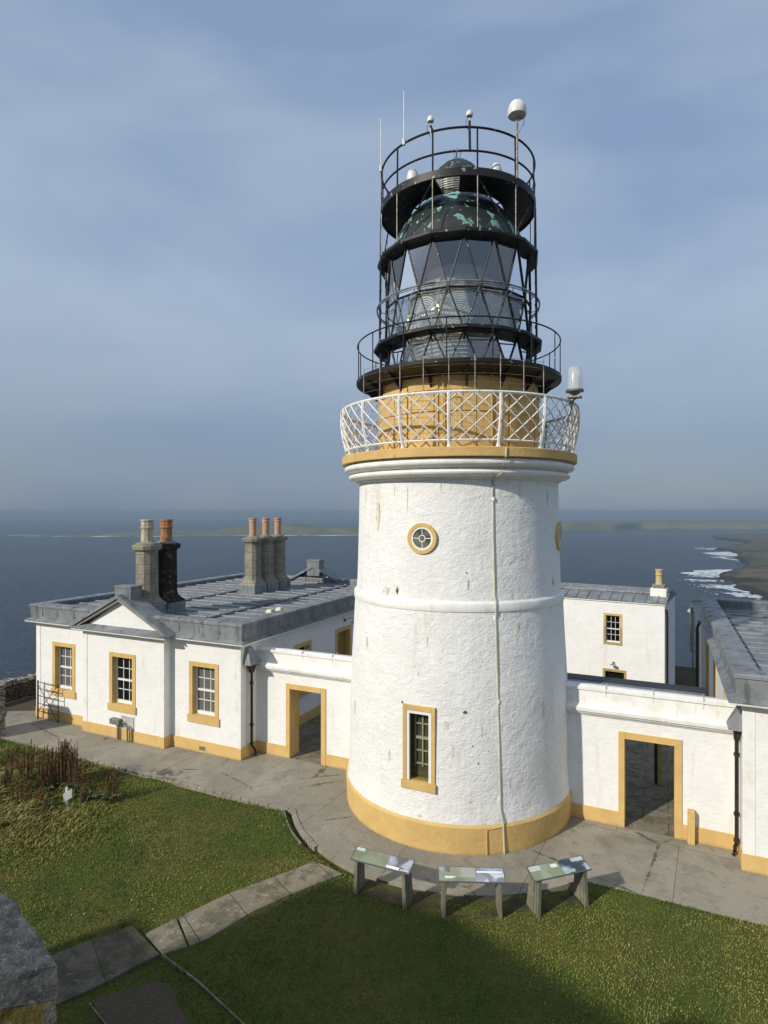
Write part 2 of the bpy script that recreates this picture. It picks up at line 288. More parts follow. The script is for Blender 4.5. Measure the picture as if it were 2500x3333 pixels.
# ------------------------------------------------------------------ mesh helpers
class MB:
    def __init__(s): s.v = []; s.f = []
    def add(s, vs, fs):
        o = len(s.v); s.v += [tuple(v) for v in vs]; s.f += [tuple(i + o for i in f) for f in fs]; return s
    def quad(s, a, b, c, d): return s.add([a, b, c, d], [(0, 1, 2, 3)])
    def box(s, x0, x1, y0, y1, z0, z1, rot=0, piv=None, taper=None):
        vs = [(x, y, z) for z in (z0, z1) for (x, y) in ((x0, y0), (x1, y0), (x1, y1), (x0, y1))]
        if taper:
            cx, cy = (x0 + x1) / 2, (y0 + y1) / 2; vs = [(cx + (x - cx) * (taper if z == z1 else 1), cy + (y - cy) * (taper if z == z1 else 1), z) for x, y, z in vs]
        if rot:
            px, py = piv or ((x0 + x1) / 2, (y0 + y1) / 2); c, sn = math.cos(rot), math.sin(rot)
            vs = [(px + (x - px) * c - (y - py) * sn, py + (x - px) * sn + (y - py) * c, z) for x, y, z in vs]
        return s.add(vs, [(3, 2, 1, 0), (4, 5, 6, 7), (0, 1, 5, 4), (1, 2, 6, 5), (2, 3, 7, 6), (3, 0, 4, 7)])
    def prism(s, pts, vec):
        n = len(pts); vec = Vector(vec); a = [Vector(p) for p in pts]; b = [p + vec for p in a]
        return s.add(a + b, [tuple(range(n - 1, -1, -1)), tuple(range(n, 2 * n))] + [(i, (i + 1) % n, n + (i + 1) % n, n + i) for i in range(n)])
    def tube(s, pts, r, n=6, closed=False, caps=True):
        P = [Vector(p) for p in pts]; m = len(P); rings = []
        for i in range(m):
            if closed: t = P[(i + 1) % m] - P[i - 1]
            else: t = P[min(i + 1, m - 1)] - P[max(i - 1, 0)]
            t.normalize(); u = Vector((0, 0, 1)) if abs(t.z) < 0.9 else Vector((1, 0, 0)); a = t.cross(u).normalized(); b = t.cross(a)
            rr = r[i] if isinstance(r, (list, tuple)) else r
            rings.append([P[i] + (a * math.cos(k * 2 * math.pi / n) + b * math.sin(k * 2 * math.pi / n)) * rr for k in range(n)])
        fs = []; e = m if closed else m - 1
        for i in range(e):
            for k in range(n): j = (i + 1) % m; fs.append((i * n + k, i * n + (k + 1) % n, j * n + (k + 1) % n, j * n + k))
        if caps and not closed: fs += [tuple(range(n - 1, -1, -1)), tuple((m - 1) * n + k for k in range(n))]
        return s.add([v for q in rings for v in q], fs)
    def lathe(s, prof, n=96, c=(0, 0), a0=0, a1=360, closedprof=False, rot=0):
        full = abs(a1 - a0 - 360) < 1e-6; m = n if full else n + 1; vs = []; fs = []
        for i in range(m):
            a = R(a0 + (a1 - a0) * i / n + rot)
            for (r, z) in prof: vs.append((c[0] + r * math.cos(a), c[1] + r * math.sin(a), z))
        k = len(prof); kk = k if closedprof else k - 1
        for i in range(n):
            j = (i + 1) % m
            for q in range(kk): q2 = (q + 1) % k; fs.append((i * k + q, j * k + q, j * k + q2, i * k + q2))
        if not full and closedprof: fs += [tuple(range(k)), tuple((m - 1) * k + q for q in range(k - 1, -1, -1))]
        return s.add(vs, fs)
    def make(s, name, mat, parent=None, smooth=False, bevel=0, kind=None, label=None):
        me = bpy.data.meshes.new(name); me.from_pydata(s.v, [], s.f); me.update()
        import bmesh
        if len(s.f) < 60000:
            bm = bmesh.new(); bm.from_mesh(me); bmesh.ops.recalc_face_normals(bm, faces=bm.faces); bm.to_mesh(me); bm.free()
        o = bpy.data.objects.new(name, me); COL.objects.link(o); me.materials.append(M[mat] if isinstance(mat, str) else mat)
        if parent:
            o.parent = parent; o.matrix_parent_inverse = Matrix.Translation(-wloc(parent))
        if smooth:
            me.polygons.foreach_set('use_smooth', [True] * len(me.polygons))
            md = o.modifiers.new('es', 'EDGE_SPLIT'); md.split_angle = R(35)
        if bevel:
            b = o.modifiers.new('bev', 'BEVEL'); b.width = bevel; b.segments = 2; b.limit_method = 'ANGLE'
        if kind: o['kind'] = kind
        if label: o['label'] = label
        return o
def wloc(o):
    v = Vector((0, 0, 0))
    while o: v += Vector(o.location) + o.matrix_parent_inverse.to_translation(); o = o.parent
    return v
def pieces(mb, name, mat, parent, **k):
    """one object for each loose piece collected in mb"""
    root = list(range(len(mb.v)))
    def find(a):
        while root[a] != a: root[a] = root[root[a]]; a = root[a]
        return a
    for f in mb.f:
        for q in f[1:]: root[find(f[0])] = find(q)
    gr = {}
    for f in mb.f: gr.setdefault(find(f[0]), []).append(f)
    out = []
    for fs_ in gr.values():
        ids = sorted({i for f in fs_ for i in f}); mp_ = {i: n for n, i in enumerate(ids)}
        m_ = MB(); m_.v = [mb.v[i] for i in ids]; m_.f = [tuple(mp_[i] for i in f) for f in fs_]; out.append(m_.make(name, mat, parent, **k))
    return out
def thing(name, label, cat, loc=(0, 0, 0), group=None):
    o = bpy.data.objects.new(name, None); COL.objects.link(o); o.location = loc; o['label'] = label; o['category'] = cat
    if group: o['group'] = group
    return o
def tag(o, label, cat, group=None):
    o['label'] = label; o['category'] = cat
    if group: o['group'] = group
    return o
def copy_tree(o, loc, label, rz=None):
    c = o.copy(); COL.objects.link(c); c.location = loc; c['label'] = label
    if rz is not None: c.rotation_euler = (0, 0, rz)
    for ch in o.children:
        d = ch.copy(); COL.objects.link(d); d.parent = c
        for g in ch.children:
            e = g.copy(); COL.objects.link(e); e.parent = d
    return c
def PL(phi, r, z):                      # lighthouse polar: phi degrees from the side that faces the viewpoint
    a = R(-71.95 + phi); return (r * math.cos(a), r * math.sin(a), z)
def arc(r, z, p0, p1, n): return [PL(p0 + (p1 - p0) * i / n, r, z) for i in range(n + 1)]
def hoop(mb, r, z, rad, n=64, sides=6): return mb.tube([PL(360 * i / n, r, z) for i in range(n)], rad, sides, True)
B = lambda *a, **k: MB().box(*a, **k)

# ------------------------------------------------------------------ ground, sea, land
def grid(name, X, Y, Z, mat, kind='structure', smooth=True):
    ny, nx = Z.shape; v = np.stack([X, Y, Z], -1).reshape(-1, 3)
    i = np.arange(ny - 1)[:, None] * nx + np.arange(nx - 1)[None]; f = np.stack([i, i + 1, i + nx + 1, i + nx], -1).reshape(-1, 4)
    me = bpy.data.meshes.new(name); me.vertices.add(len(v)); me.vertices.foreach_set('co', v.ravel())
    me.loops.add(f.size); me.loops.foreach_set('vertex_index', f.ravel()); me.polygons.add(len(f))
    me.polygons.foreach_set('loop_start', np.arange(len(f)) * 4); me.polygons.foreach_set('loop_total', np.full(len(f), 4))
    me.update(calc_edges=True); me.validate(); me.polygons.foreach_set('use_smooth', [smooth] * len(f))
    o = bpy.data.objects.new(name, me); COL.objects.link(o); me.materials.append(M[mat]); o['kind'] = kind; return o
def vnoise(x, y, s, seed=0):
    """smooth value noise"""
    x = np.asarray(x) / s + seed * 17.3; y = np.asarray(y) / s + seed * 9.1
    xi = np.floor(x).astype(int); yi = np.floor(y).astype(int); fx = x - xi; fy = y - yi
    fx = fx * fx * (3 - 2 * fx); fy = fy * fy * (3 - 2 * fy)
    def h(a, b):
        n = (a * 374761393 + b * 668265263 + seed * 974711) & 0x7fffffff; n = ((n ^ (n >> 13)) * 1274126177) & 0x7fffffff; return ((n ^ (n >> 16)) & 0xffff) / 65535.0
    return (h(xi, yi) * (1 - fx) + h(xi + 1, yi) * fx) * (1 - fy) + (h(xi, yi + 1) * (1 - fx) + h(xi + 1, yi + 1) * fx) * fy
def fbm(x, y, s, seed=0, o=4): return sum(vnoise(x, y, s / 2 ** k, seed + k) / 2 ** k for k in range(o)) / sum(1 / 2 ** k for k in range(o))
def sstep(a, b, x): t = np.clip((x - a) / (b - a), 0, 1); return t * t * (3 - 2 * t)

SEA = -82.0
mb = MB(); n = 96; vs = [(CAMX, CAMY, SEA)]
for r in (400, 1500, 5000, 18400):
    vs += [(CAMX + r * math.cos(2 * math.pi * k / n), CAMY + r * math.sin(2 * math.pi * k / n), SEA) for k in range(n)]
fs = [(0, 1 + k, 1 + (k + 1) % n) for k in range(n)]
for j in range(3): fs += [(1 + j * n + k, 1 + (j + 1) * n + k, 1 + (j + 1) * n + (k + 1) % n, 1 + j * n + (k + 1) % n) for k in range(n)]
mb.add(vs, fs); mb.make('sea', 'sea', kind='structure')

# the headland the station stands on: a flat top that falls away to the cliffs
gx = np.concatenate([np.linspace(-260, -30, 40), np.linspace(-28, 30, 59), np.linspace(35, 260, 40)])
gy = np.concatenate([np.linspace(-260, -30, 30), np.linspace(-28, 46, 75), np.linspace(50, 260, 38)])
X, Y = np.meshgrid(gx, gy)
d = np.maximum(np.maximum(-19.6 - X, X - 60), np.maximum(Y - 38, -60 - Y)); d = np.maximum(d, 0)
Z = -0.16 - 4.6 * sstep(14.0, 21, Y) - sstep(0, 3, d) * 1.5 - np.maximum(d - 0.5, 0) * 0.80 - (fbm(X, Y, 14, 3) - 0.5) * 3 * sstep(2, 20, d)
Z = np.maximum(Z, -84)
grid('hillside', X, Y, Z, 'hill')

# far coasts
pts = [(101, 695), (98, 730), (92, 740), (79, 795), (104, 835), (108, 852), (73, 897), (76, 930), (95, 985), (106, 1036), (137, 1151), (129, 1304), (150, 1440), (146, 1521), (116, 1600), (150, 1680), (172, 1756), (235, 2006), (158, 2254), (162, 2432), (260, 2600), (420, 2850), (700, 3100)]
yy = np.concatenate([np.linspace(420, 1300, 160), np.linspace(1310, 3100, 130)]); dd = np.concatenate([np.linspace(-30, 60, 46), np.linspace(66, 1500, 50)])
xc = np.interp(yy, [p[1] for p in pts], [p[0] for p in pts]) + (fbm(yy, yy * 0, 45, 5) - 0.5) * 34
Dg, Yg = np.meshgrid(dd, yy); Xg = xc[:, None] + Dg
Zg = SEA - 3 + sstep(-6, 9, Dg + (fbm(Xg, Yg, 26, 8) - 0.5) * 22) * 9 + np.maximum(Dg, 0) * 0.055 + (fbm(Xg, Yg, 60, 9) - 0.5) * 9 * sstep(0, 30, Dg) - sstep(2000, 3000, Yg) * np.maximum(Dg, 0) * 0.03
grid('coast', Xg, Yg, Zg, 'land')
def surf(name, cpts, w0, w1, seed, nx=None):
    """ragged white water along a shoreline: flat sheet just above the sea"""
    mb = MB(); C = np.array(cpts, float); L = np.concatenate([[0], np.cumsum(np.hypot(*np.diff(C, axis=0).T))]); m = int(L[-1] / (L[-1] / 260))
    t = np.linspace(0, L[-1], m); x = np.interp(t, L, C[:, 0]); y = np.interp(t, L, C[:, 1]); tx = np.gradient(x); ty = np.gradient(y); q = np.hypot(tx, ty); nxv, nyv = -ty / q, tx / q
    s = L[-1] / 14; a = (fbm(t, t * 0, s, seed) - 0.36) * 3.0; b = (fbm(t, t * 0, s * 0.35, seed + 7) - .5)
    wo = np.clip(a + b, 0, 1.4) * w0; wi = w1 * (np.clip((fbm(t, t * 0, s * .6, seed + 3) - .34) * 3.2, 0.04, 1) if w1 > 10 else np.ones_like(wo))
    for i in range(m - 1):
        if wo[i] <= 0.01 and wo[i + 1] <= 0.01: continue
        mb.quad((x[i] - nxv[i] * wi[i], y[i] - nyv[i] * wi[i], SEA + .3), (x[i + 1] - nxv[i + 1] * wi[i + 1], y[i + 1] - nyv[i + 1] * wi[i + 1], SEA + .3),
                (x[i + 1] + nxv[i + 1] * wo[i + 1], y[i + 1] + nyv[i + 1] * wo[i + 1], SEA + .3), (x[i] + nxv[i] * wo[i], y[i] + nyv[i] * wo[i], SEA + .3))
    return mb.make(name, 'foam', kind='structure')
near = [(xc[i] + 2, yy[i]) for i in range(0, len(yy), 3) if yy[i] < 1800]
surf('surf', near, 62, 4, 21)
def foam_patch(cx, cy, rx, ry, n, seed):
    """broken white water: many ragged flat rafts of foam, thickest at the rocks"""
    rr = random.Random(seed); mb = MB()
    for i in range(n):
        u, v = rr.gauss(0, .42), rr.gauss(0, .42); px, py = cx + u * rx, cy + v * ry + rr.uniform(-1, 1)
        a, b = rr.uniform(1.2, 6.5) * (1.25 - min(abs(u), 1)), rr.uniform(.7, 3.2) * (1 + cy / 1400); th = rr.uniform(-.35, .35); pts = []
        for k in range(9):
            w = 2 * math.pi * k / 9; q = rr.uniform(.55, 1.15); ex, ey = a * q * math.cos(w), b * q * math.sin(w)
            pts.append((px + ex * math.cos(th) - ey * math.sin(th), py + ex * math.sin(th) + ey * math.cos(th), SEA + .3 + i * .004))
        mb.add(pts, [tuple(range(9))])
    return mb.make('surf', 'foam', kind='structure')
for i, p in enumerate([(62, 935, 30, 34, 150), (72, 800, 32, 26, 120), (84, 728, 26, 22, 90), (112, 1330, 30, 60, 90), (112, 1640, 56, 60, 120), (50, 870, 30, 16, 50), (126, 1470, 20, 40, 50)]): foam_patch(*p, 60 + i)
# far land
xx = np.linspace(-480, 3200, 200); dd = np.concatenate([np.linspace(-30, 200, 24), np.linspace(230, 1800, 22)])
yc = np.interp(xx, [-480, -431, -212, -106, 150, 500, 900, 3200], [2840, 2866, 3056, 3400, 3550, 3630, 3700, 4000]); Dg, Xg = np.meshgrid(dd, xx); Yg = yc[:, None] + Dg
Zg = SEA - 2 + sstep(-20, 60, Dg) * (24 + 18 * fbm(Xg, Yg, 380, 12)) - sstep(200, 1800, Dg) * 10 + sstep(400, 2500, Xg) * sstep(0, 900, Dg) * 22
Zg = np.where(Xg < -470, SEA - 4, Zg)
grid('far_shore', Xg, Yg, Zg, 'farland')
xx = np.linspace(-2020, -380, 160); dd = np.concatenate([np.linspace(-30, 160, 24), np.linspace(180, 700, 12)])
yc = np.interp(xx, [-2027, -1768, -1564, -1432, -1066, -380], [1503, 1623, 1767, 1880, 2050, 2500]); Dg, Xg = np.meshgrid(dd, xx); Yg = yc[:, None] + Dg * 0.8; Xg2 = Xg - Dg * 0.3
ht = np.interp(xx, [-2020, -1850, -1650, -1560, -1480, -1330, -1200, -900, -380], [2, 7, 10, 22, 36, 38, 26, 24, 30])[:, None]
Zg = SEA - 3 + sstep(-12, 25, Dg) * 5 + sstep(0, 120, Dg) * ht * (0.65 + 0.7 * (fbm(Xg, Yg, 150, 15) - .2)) - sstep(300, 700, Dg) * ht * 1.2
grid('island', Xg2, Yg, Zg, 'farland')
surf('surf', [(x - 6, y - 10) for x, y in ((-2150, 1455), (-2027, 1495), (-1768, 1615), (-1564, 1757), (-1432, 1870), (-1066, 2040), (-500, 2400))], 6, 62, 41)
surf('surf', [(-2420, 1360), (-2190, 1530)], 12, 30, 47)
surf('surf', [(-2924, 4748), (-2510, 4530)], 8, 18, 49)
hx = [(620, 4300), (700, 4340), (760, 4250), (840, 4400), (905, 4330), (980, 4390), (1030, 4280), (1110, 4420), (1190, 4330), (880, 3790), (930, 3800)]
for i, (x, y) in enumerate(hx):
    w, dp = random.uniform(9, 22), random.uniform(8, 12); z = SEA + 34 + (i % 3) * 4 if i < 9 else SEA + 20
    t = thing('distant_house', 'tiny white far away building on the hazy coast beyond the bay', 'house', (x, y, z), 'white buildings on the far coast')
    MB().box(x - w / 2, x + w / 2, y - dp / 2, y + dp / 2, z - 8, z + 5).make('wall', 'white', t)
    MB().prism([(x - w / 2 - .5, y - dp / 2 - .5, z + 5), (x - w / 2 - .5, y + dp / 2 + .5, z + 5), (x - w / 2 - .5, y, z + 8.5)], (w + 1, 0, 0)).make('roof', 'lead', t)

# ------------------------------------------------------------------ lawn and paving
RK = 4.36
def outside_pave(x, y):                                # signed distance outside the paved area (approx)
    return np.minimum(np.hypot(x, y) - RK, np.where((x > -16.5), -2.62 - y, 9))
gx = np.arange(-17, 14, 0.13); gy = np.arange(-21, -2.2, 0.13); X, Y = np.meshgrid(gx, gy)
dp = outside_pave(X, Y)
Z = 0.025 + (fbm(X, Y, 0.9, 2) - 0.5) * 0.06 + (fbm(X, Y, 4, 6) - 0.5) * 0.10 * sstep(0.3, 2, dp) + 0.12 * np.exp(-(((X + 11.5) / 2.0) ** 2 + ((Y + 5.6) / 1.1) ** 2))
gut = np.where(X < 3.4, 0.25, 0.02)
Z = np.where(dp < gut, -0.11, Z)
grid('lawn', X, Y, Z, 'lawn')
mb = MB()
pv = [(-15.4, -2.62)] + [(x, -2.62 - 0.02 * math.sin(x * 3)) for x in np.arange(-15, -3.5, 0.5)]
a0 = math.degrees(math.atan2(-2.62, -math.sqrt(RK ** 2 - 2.62 ** 2))); a1 = math.degrees(math.atan2(-2.62, math.sqrt(RK ** 2 - 2.62 ** 2)))
pv += [(RK * math.cos(R(a)), RK * math.sin(R(a))) for a in np.linspace(a0, a1, 40)] + [(16, -2.62), (16, -0.0), (-15.9, -0.0), (-17.6, -0.9)]
mb.prism([(x, y, -0.13) for x, y in pv], (0, 0, 0.13)); mb.make('paving', 'concrete', kind='structure')
MB().box(-6.6, 6.5, 0.003, 13, -0.14, -0.002).make('courtyard_paving', 'flags', kind='structure')
mb = MB()                                             # raised kerb lip round the paving
k = [(x, -2.70) for x in np.arange(-15.3, -3.45, 0.3)] + [((RK + .03) * math.cos(R(a)), (RK + .03) * math.sin(R(a))) for a in np.linspace(a0 + 1, -118, 16)]
for i in range(len(k) - 1):
    (xa, ya), (xb, yb) = k[i], k[i + 1]; dx, dy = xb - xa, yb - ya; L = math.hypot(dx, dy); nx_, ny_ = dy / L * .055, -dx / L * .055; e = 0.012 * dx / L; j = random.uniform(-.006, .006)
    mb.prism([(xa - nx_, ya - ny_, -.1), (xb - nx_ - e, yb - ny_, -.1), (xb + nx_ - e, yb + ny_, -.1), (xa + nx_, ya + ny_, -.1)], (0, 0, .125 + j))
mb.make('kerb', 'concrete', kind='structure', bevel=0.008)
mb = MB()                                             # thin concrete edging where the turf starts
k = [(x, -2.93) for x in np.arange(-15.3, -3.6, 0.4)] + [((RK + .27) * math.cos(R(a)), (RK + .27) * math.sin(R(a))) for a in np.linspace(a0 - 2, -122, 14)]
for i in range(len(k) - 1):
    (xa, ya), (xb, yb) = k[i], k[i + 1]; dx, dy = xb - xa, yb - ya; L = math.hypot(dx, dy); nx_, ny_ = dy / L * .02, -dx / L * .02
    mb.prism([(xa - nx_, ya - ny_, -.1), (xb - nx_, yb - ny_, -.1), (xb + nx_, yb + ny_, -.1), (xa + nx_, ya + ny_, -.1)], (0, 0, .125))
mb.make('edging', 'concrete', kind='structure')
MB().prism([(x, y, 0.0) for x, y in ((-.45, -4.95), (-.1, -5.02), (.4, -5.0), (.75, -4.95), (1.1, -4.75), (1.5, -4.85), (2.0, -4.7), (2.3, -4.45), (2.8, -4.0), (3.1, -3.95), (3.4, -3.6), (3.75, -3.3), (3.6, -2.95), (2.7, -3.58), (1.4, -4.25), (.3, -4.48), (-.6, -4.50))], (0, 0, 0.04)).make('worn_turf', 'soil', kind='structure')
P1 = [(-1.80, -4.42), (-2.14, -5.03), (-2.73, -6.02), (-3.06, -6.82), (-3.14, -7.03), (-2.42, -7.50), (-2.26, -7.22), (-1.97, -6.27), (-1.51, -5.37), (-1.02, -4.56), (-1.4, -4.46)]
MB().prism([(x, y, -.05) for x, y in P1], (0, 0, .085)).make('side_path', 'pathslab', kind='structure', bevel=.01)
P2 = [(-3.16, -7.07), (-3.34, -7.62), (-2.70, -7.86), (-2.44, -7.54)]
MB().prism([(x, y, -.05) for x, y in P2], (0, 0, .095)).make('side_path', 'pathslab', kind='structure', bevel=.01)
P3 = [(-3.72, -7.58), (-4.10, -8.20), (-4.72, -9.35), (-5.6, -11), (-4.3, -11.3), (-3.34, -9.32), (-3.08, -8.81), (-2.72, -7.90)]
MB().prism([(x, y, -.05) for x, y in P3], (0, 0, .115)).make('step_path', 'darkslab', kind='structure', bevel=.01)
def strip(pts, w, h, name, mat):
    mb = MB()
    for (xa, ya), (xb, yb) in zip(pts[:-1], pts[1:]):
        dx, dy = xb - xa, yb - ya; L = math.hypot(dx, dy); nx_, ny_ = dy / L * w / 2, -dx / L * w / 2
        mb.prism([(xa - nx_, ya - ny_, -.05), (xb - nx_, yb - ny_, -.05), (xb + nx_, yb + ny_, -.05), (xa + nx_, ya + ny_, -.05)], (0, 0, h + .05))
    return mb.make(name, mat, kind='structure')
strip([(-2.69, -7.88), (-1.71, -8.08), (-0.6, -8.40), (1.0, -8.85)], .022, .06, 'edging', 'pathslab')
strip([(-2.92, -9.12), (-2.3, -9.3), (-1.2, -9.6)], .022, .06, 'edging', 'pathslab')
MB().prism([(x, y, -.05) for x, y in ((-2.95, -9.05), (-2.6, -8.6), (-2.35, -8.36), (-2.1, -8.28), (-1.75, -8.5), (-1.2, -8.78), (-.3, -9.05), (.4, -9.9), (-1.2, -9.8))], (0, 0, .085)).make('gravel_path', 'gravel', kind='structure')
MB().prism([(x, y, -.1) for x, y in ((-16.2, -.9), (-18.55, -3.2), (-18.55, 13), (-16.1, 13))], (0, 0, .09)).make('gravel_path', 'gravel', kind='structure')

# ------------------------------------------------------------------ grass: too many blades to count
from math import pi
def inpoly(x, y, P):
    ins = np.zeros(len(x), bool); j = len(P) - 1
    for i in range(len(P)):
        xi, yi = P[i]; xj, yj = P[j]; c = ((yi > y) != (yj > y)) & (x < (xj - xi) * (y - yi) / (yj - yi + 1e-12) + xi); ins ^= c; j = i
    return ins
N = 260000
x = rng.uniform(-16.5, 9.5, N); y = rng.uniform(-11.5, -2.6, N)
fwd = (x - CAMX) * -0.4226 + (y - CAMY) * 0.9063; lat = (x - CAMX) * 0.9063 + (y - CAMY) * 0.4226
dpv = outside_pave(x, y); keep = (dpv > np.where(x < 3.4, 0.27, 0.03)) & (fwd > 7.5) & (np.abs(lat) < fwd * 0.70)
for P in (P1, P2, P3):
    jx, jy = (fbm(x, y, .25, 61) - .5) * .12, (fbm(x, y, .25, 67) - .5) * .12; keep &= ~(inpoly(x + jx, y + jy, P) & (rng.random(N) < .985))
keep &= ~(inpoly(x, y, [(-2.85, -9.0), (-2.5, -8.6), (-2.3, -8.42), (-2.1, -8.4), (-1.7, -8.6), (-1.2, -8.9), (-.5, -9.1), (-1.2, -9.7)]) & (rng.random(N) < .75))
keep &= ~(inpoly(x, y, [(-.5, -5.0), (.5, -5.0), (1.4, -4.8), (2.2, -4.6), (3.0, -3.9), (3.7, -3.3), (3.5, -3.0), (2.7, -3.7), (1.4, -4.4), (.3, -4.65), (-.6, -4.65)]) & (rng.random(N) < .62))
x, y = x[keep], y[keep]; N = len(x)
wild = np.exp(-(((x + 11.0) / 2.7) ** 2 + ((y + 5.6) / 1.4) ** 2)) * (0.15 + 1.6 * fbm(x, y, .7, 31) * sstep(.3, .5, fbm(x, y, .9, 37))); wild = np.clip(wild + 0.25 * sstep(-8.5, -12, x), 0, 1.2)
patch = fbm(x, y, 1.1, 33); hgt = rng.uniform(.014, .042, N) * (0.6 + patch * 0.9) + wild * rng.uniform(.06, .48, N)
z0 = 0.02 + (fbm(x, y, 0.9, 2) - 0.5) * 0.06 + (fbm(x, y, 4, 6) - 0.5) * 0.10 * sstep(0.3, 2, outside_pave(x, y)) + 0.12 * np.exp(-(((x + 11.5) / 2.0) ** 2 + ((y + 5.6) / 1.1) ** 2))
wdt = rng.uniform(.006, .013, N) * (1 + wild * .9); ang = rng.uniform(0, 2 * pi, N)
lean = rng.uniform(.2, .9, N) * (1 + wild); la = rng.normal(R(35), .45, N)
cx, cy = np.cos(ang) * wdt, np.sin(ang) * wdt; lx, ly = np.cos(la) * hgt * lean, np.sin(la) * hgt * lean
V = np.empty((N, 5, 3)); V[:, 0] = np.stack([x - cx, y - cy, z0], 1); V[:, 1] = np.stack([x + cx, y + cy, z0], 1)
V[:, 2] = np.stack([x + cx * .7 + lx * .4, y + cy * .7 + ly * .4, z0 + hgt * .6], 1); V[:, 3] = np.stack([x - cx * .7 + lx * .4, y - cy * .7 + ly * .4, z0 + hgt * .6], 1)
V[:, 4] = np.stack([x + lx, y + ly, z0 + hgt * (1 - .25 * np.minimum(lean, 1.6))], 1)
me = bpy.data.meshes.new('grass'); me.vertices.add(N * 5); me.vertices.foreach_set('co', V.ravel())
base = np.arange(N)[:, None] * 5; L4 = (base + np.array([[0, 1, 2, 3]])); L3 = (base + np.array([[3, 2, 4]]))
loops = np.concatenate([L4, L3], 1).ravel(); me.loops.add(len(loops)); me.loops.foreach_set('vertex_index', loops)
st = np.stack([np.arange(N) * 7, np.arange(N) * 7 + 4], 1).ravel(); me.polygons.add(2 * N); me.polygons.foreach_set('loop_start', st); me.polygons.foreach_set('loop_total', np.tile([4, 3], N))
me.update(calc_edges=True)
g1 = np.array([0.170, 0.200, 0.038]); g2 = np.array([0.085, 0.135, 0.024]); straw = np.array([0.34, 0.29, 0.11]); olive = np.array([0.225, 0.205, 0.058])
pt = sstep(.38, .62, fbm(x, y, 1.3, 40))[:, None]; cA = g1 * (1 - pt) + g2 * pt; po = sstep(.45, .62, fbm(x, y, 1.0, 44, 5))[:, None]; po = po * (1 - .55 * sstep(-2, 2, x))[:, None]; cA = cA * (1 - po * .75) + olive * po * .75
ps = (rng.random(N) < (0.02 + .16 * sstep(.55, .7, fbm(x, y, .5, 47)) + .38 * np.clip(wild, 0, 1)))[:, None]; cA = np.where(ps, straw * rng.uniform(.6, 1.1, (N, 1)), cA * rng.uniform(.82, 1.2, (N, 1)))
tint = np.ones((N, 5, 4)); tint[:, :, :3] = cA[:, None, :]
ca = me.color_attributes.new('tint', 'FLOAT_COLOR', 'POINT'); ca.data.foreach_set('color', tint.ravel())
me.materials.append(M['blade']); go = bpy.data.objects.new('grass', me); COL.objects.link(go); tag(go, 'green and straw coloured grass covering the lawn in front of the lighthouse', 'grass'); go['kind'] = 'stuff'

# ------------------------------------------------------------------ wall and window builders
class Fr:                                            # wall frame: u along the wall, d outward, z up
    def __init__(s, o, x, y): s.o = Vector(o); s.x = Vector(x).normalized(); s.y = Vector(y).normalized()
    def p(s, u, d, z): return tuple(s.o + s.x * u + s.y * d + Vector((0, 0, z)))
    def box(s, mb, u0, u1, d0, d1, z0, z1):
        return mb.add([s.p(u, d, z) for z in (z0, z1) for (u, d) in ((u0, d0), (u1, d0), (u1, d1), (u0, d1))], [(3, 2, 1, 0), (4, 5, 6, 7), (0, 1, 5, 4), (1, 2, 6, 5), (2, 3, 7, 6), (3, 0, 4, 7)])
def wallpanel(mb, F, u0, u1, z0, z1, ops, depth=0.24, d=0.0):
    us = sorted({u0, u1, *[o[0] for o in ops], *[o[1] for o in ops]}); zs = sorted({z0, z1, *[o[2] for o in ops], *[o[3] for o in ops]})
    for i in range(len(us) - 1):
        for j in range(len(zs) - 1):
            uc, zc = (us[i] + us[i + 1]) / 2, (zs[j] + zs[j + 1]) / 2
            if any(o[0] < uc < o[1] and o[2] < zc < o[3] for o in ops): continue
            mb.quad(F.p(us[i], d, zs[j]), F.p(us[i + 1], d, zs[j]), F.p(us[i + 1], d, zs[j + 1]), F.p(us[i], d, zs[j + 1]))
def window(par, F, u0, u1, z0, z1, cols=3, rows=4, pane='paneblack', d=0.0, mg=0.15, depth=0.22, sill=True, label=None):
    """u0..z1 outer edge of the painted margin"""
    sh = 0.24 if sill else mg
    a, b, c, e = u0 + mg, u1 - mg, z0 + sh, z1 - mg
    fr = MB(); q = d + .022
    F.box(fr, u0, a, d - depth, q, c, z1); F.box(fr, b, u1, d - depth, q, c, z1); F.box(fr, a, b, d - depth, q, e, z1)
    F.box(fr, u0 - .045 if sill else u0, u1 + .045 if sill else u1, d - depth, q + (.03 if sill else 0), z0, c)
    w = fr.make('window', 'ochre', par, bevel=.006, label=label)
    s = MB(); g = d - depth + .03; zm = (c + e) / 2
    t = .045
    F.box(s, a, a + t, g - .02, g + .05, c, e); F.box(s, b - t, b, g - .02, g + .05, c, e); F.box(s, a + t, b - t, g - .02, g + .05, e - t, e); F.box(s, a + t, b - t, g - .02, g + .055, c, c + .10)
    F.box(s, a + t, b - t, g - .02, g + .045, zm - .03, zm + .03)
    for i in range(1, cols): u = a + t + (b - a - 2 * t) * i / cols; F.box(s, u - .011, u + .011, g - .01, g + .02, c + .10, e - t)
    for j in range(1, rows):
        if rows % 2 == 0 and j == rows // 2: continue
        zz = c + .10 + (e - t - c - .10) * j / rows; F.box(s, a + t, b - t, g - .01, g + .02, zz - .011, zz + .011)
    s.make('sash', 'sash', w)
    p = MB(); p.quad(F.p(a, g, c), F.p(b, g, c), F.p(b, g, e), F.p(a, g, e)); p.make('pane', pane, w)
    return (a - .0, b, c, e)
def opening(u0, u1, z0, z1, mg=.15, sill=True): return (u0 + mg * .5, u1 - mg * .5, z0 + (.12 if sill else mg * .5), z1 - mg * .5)

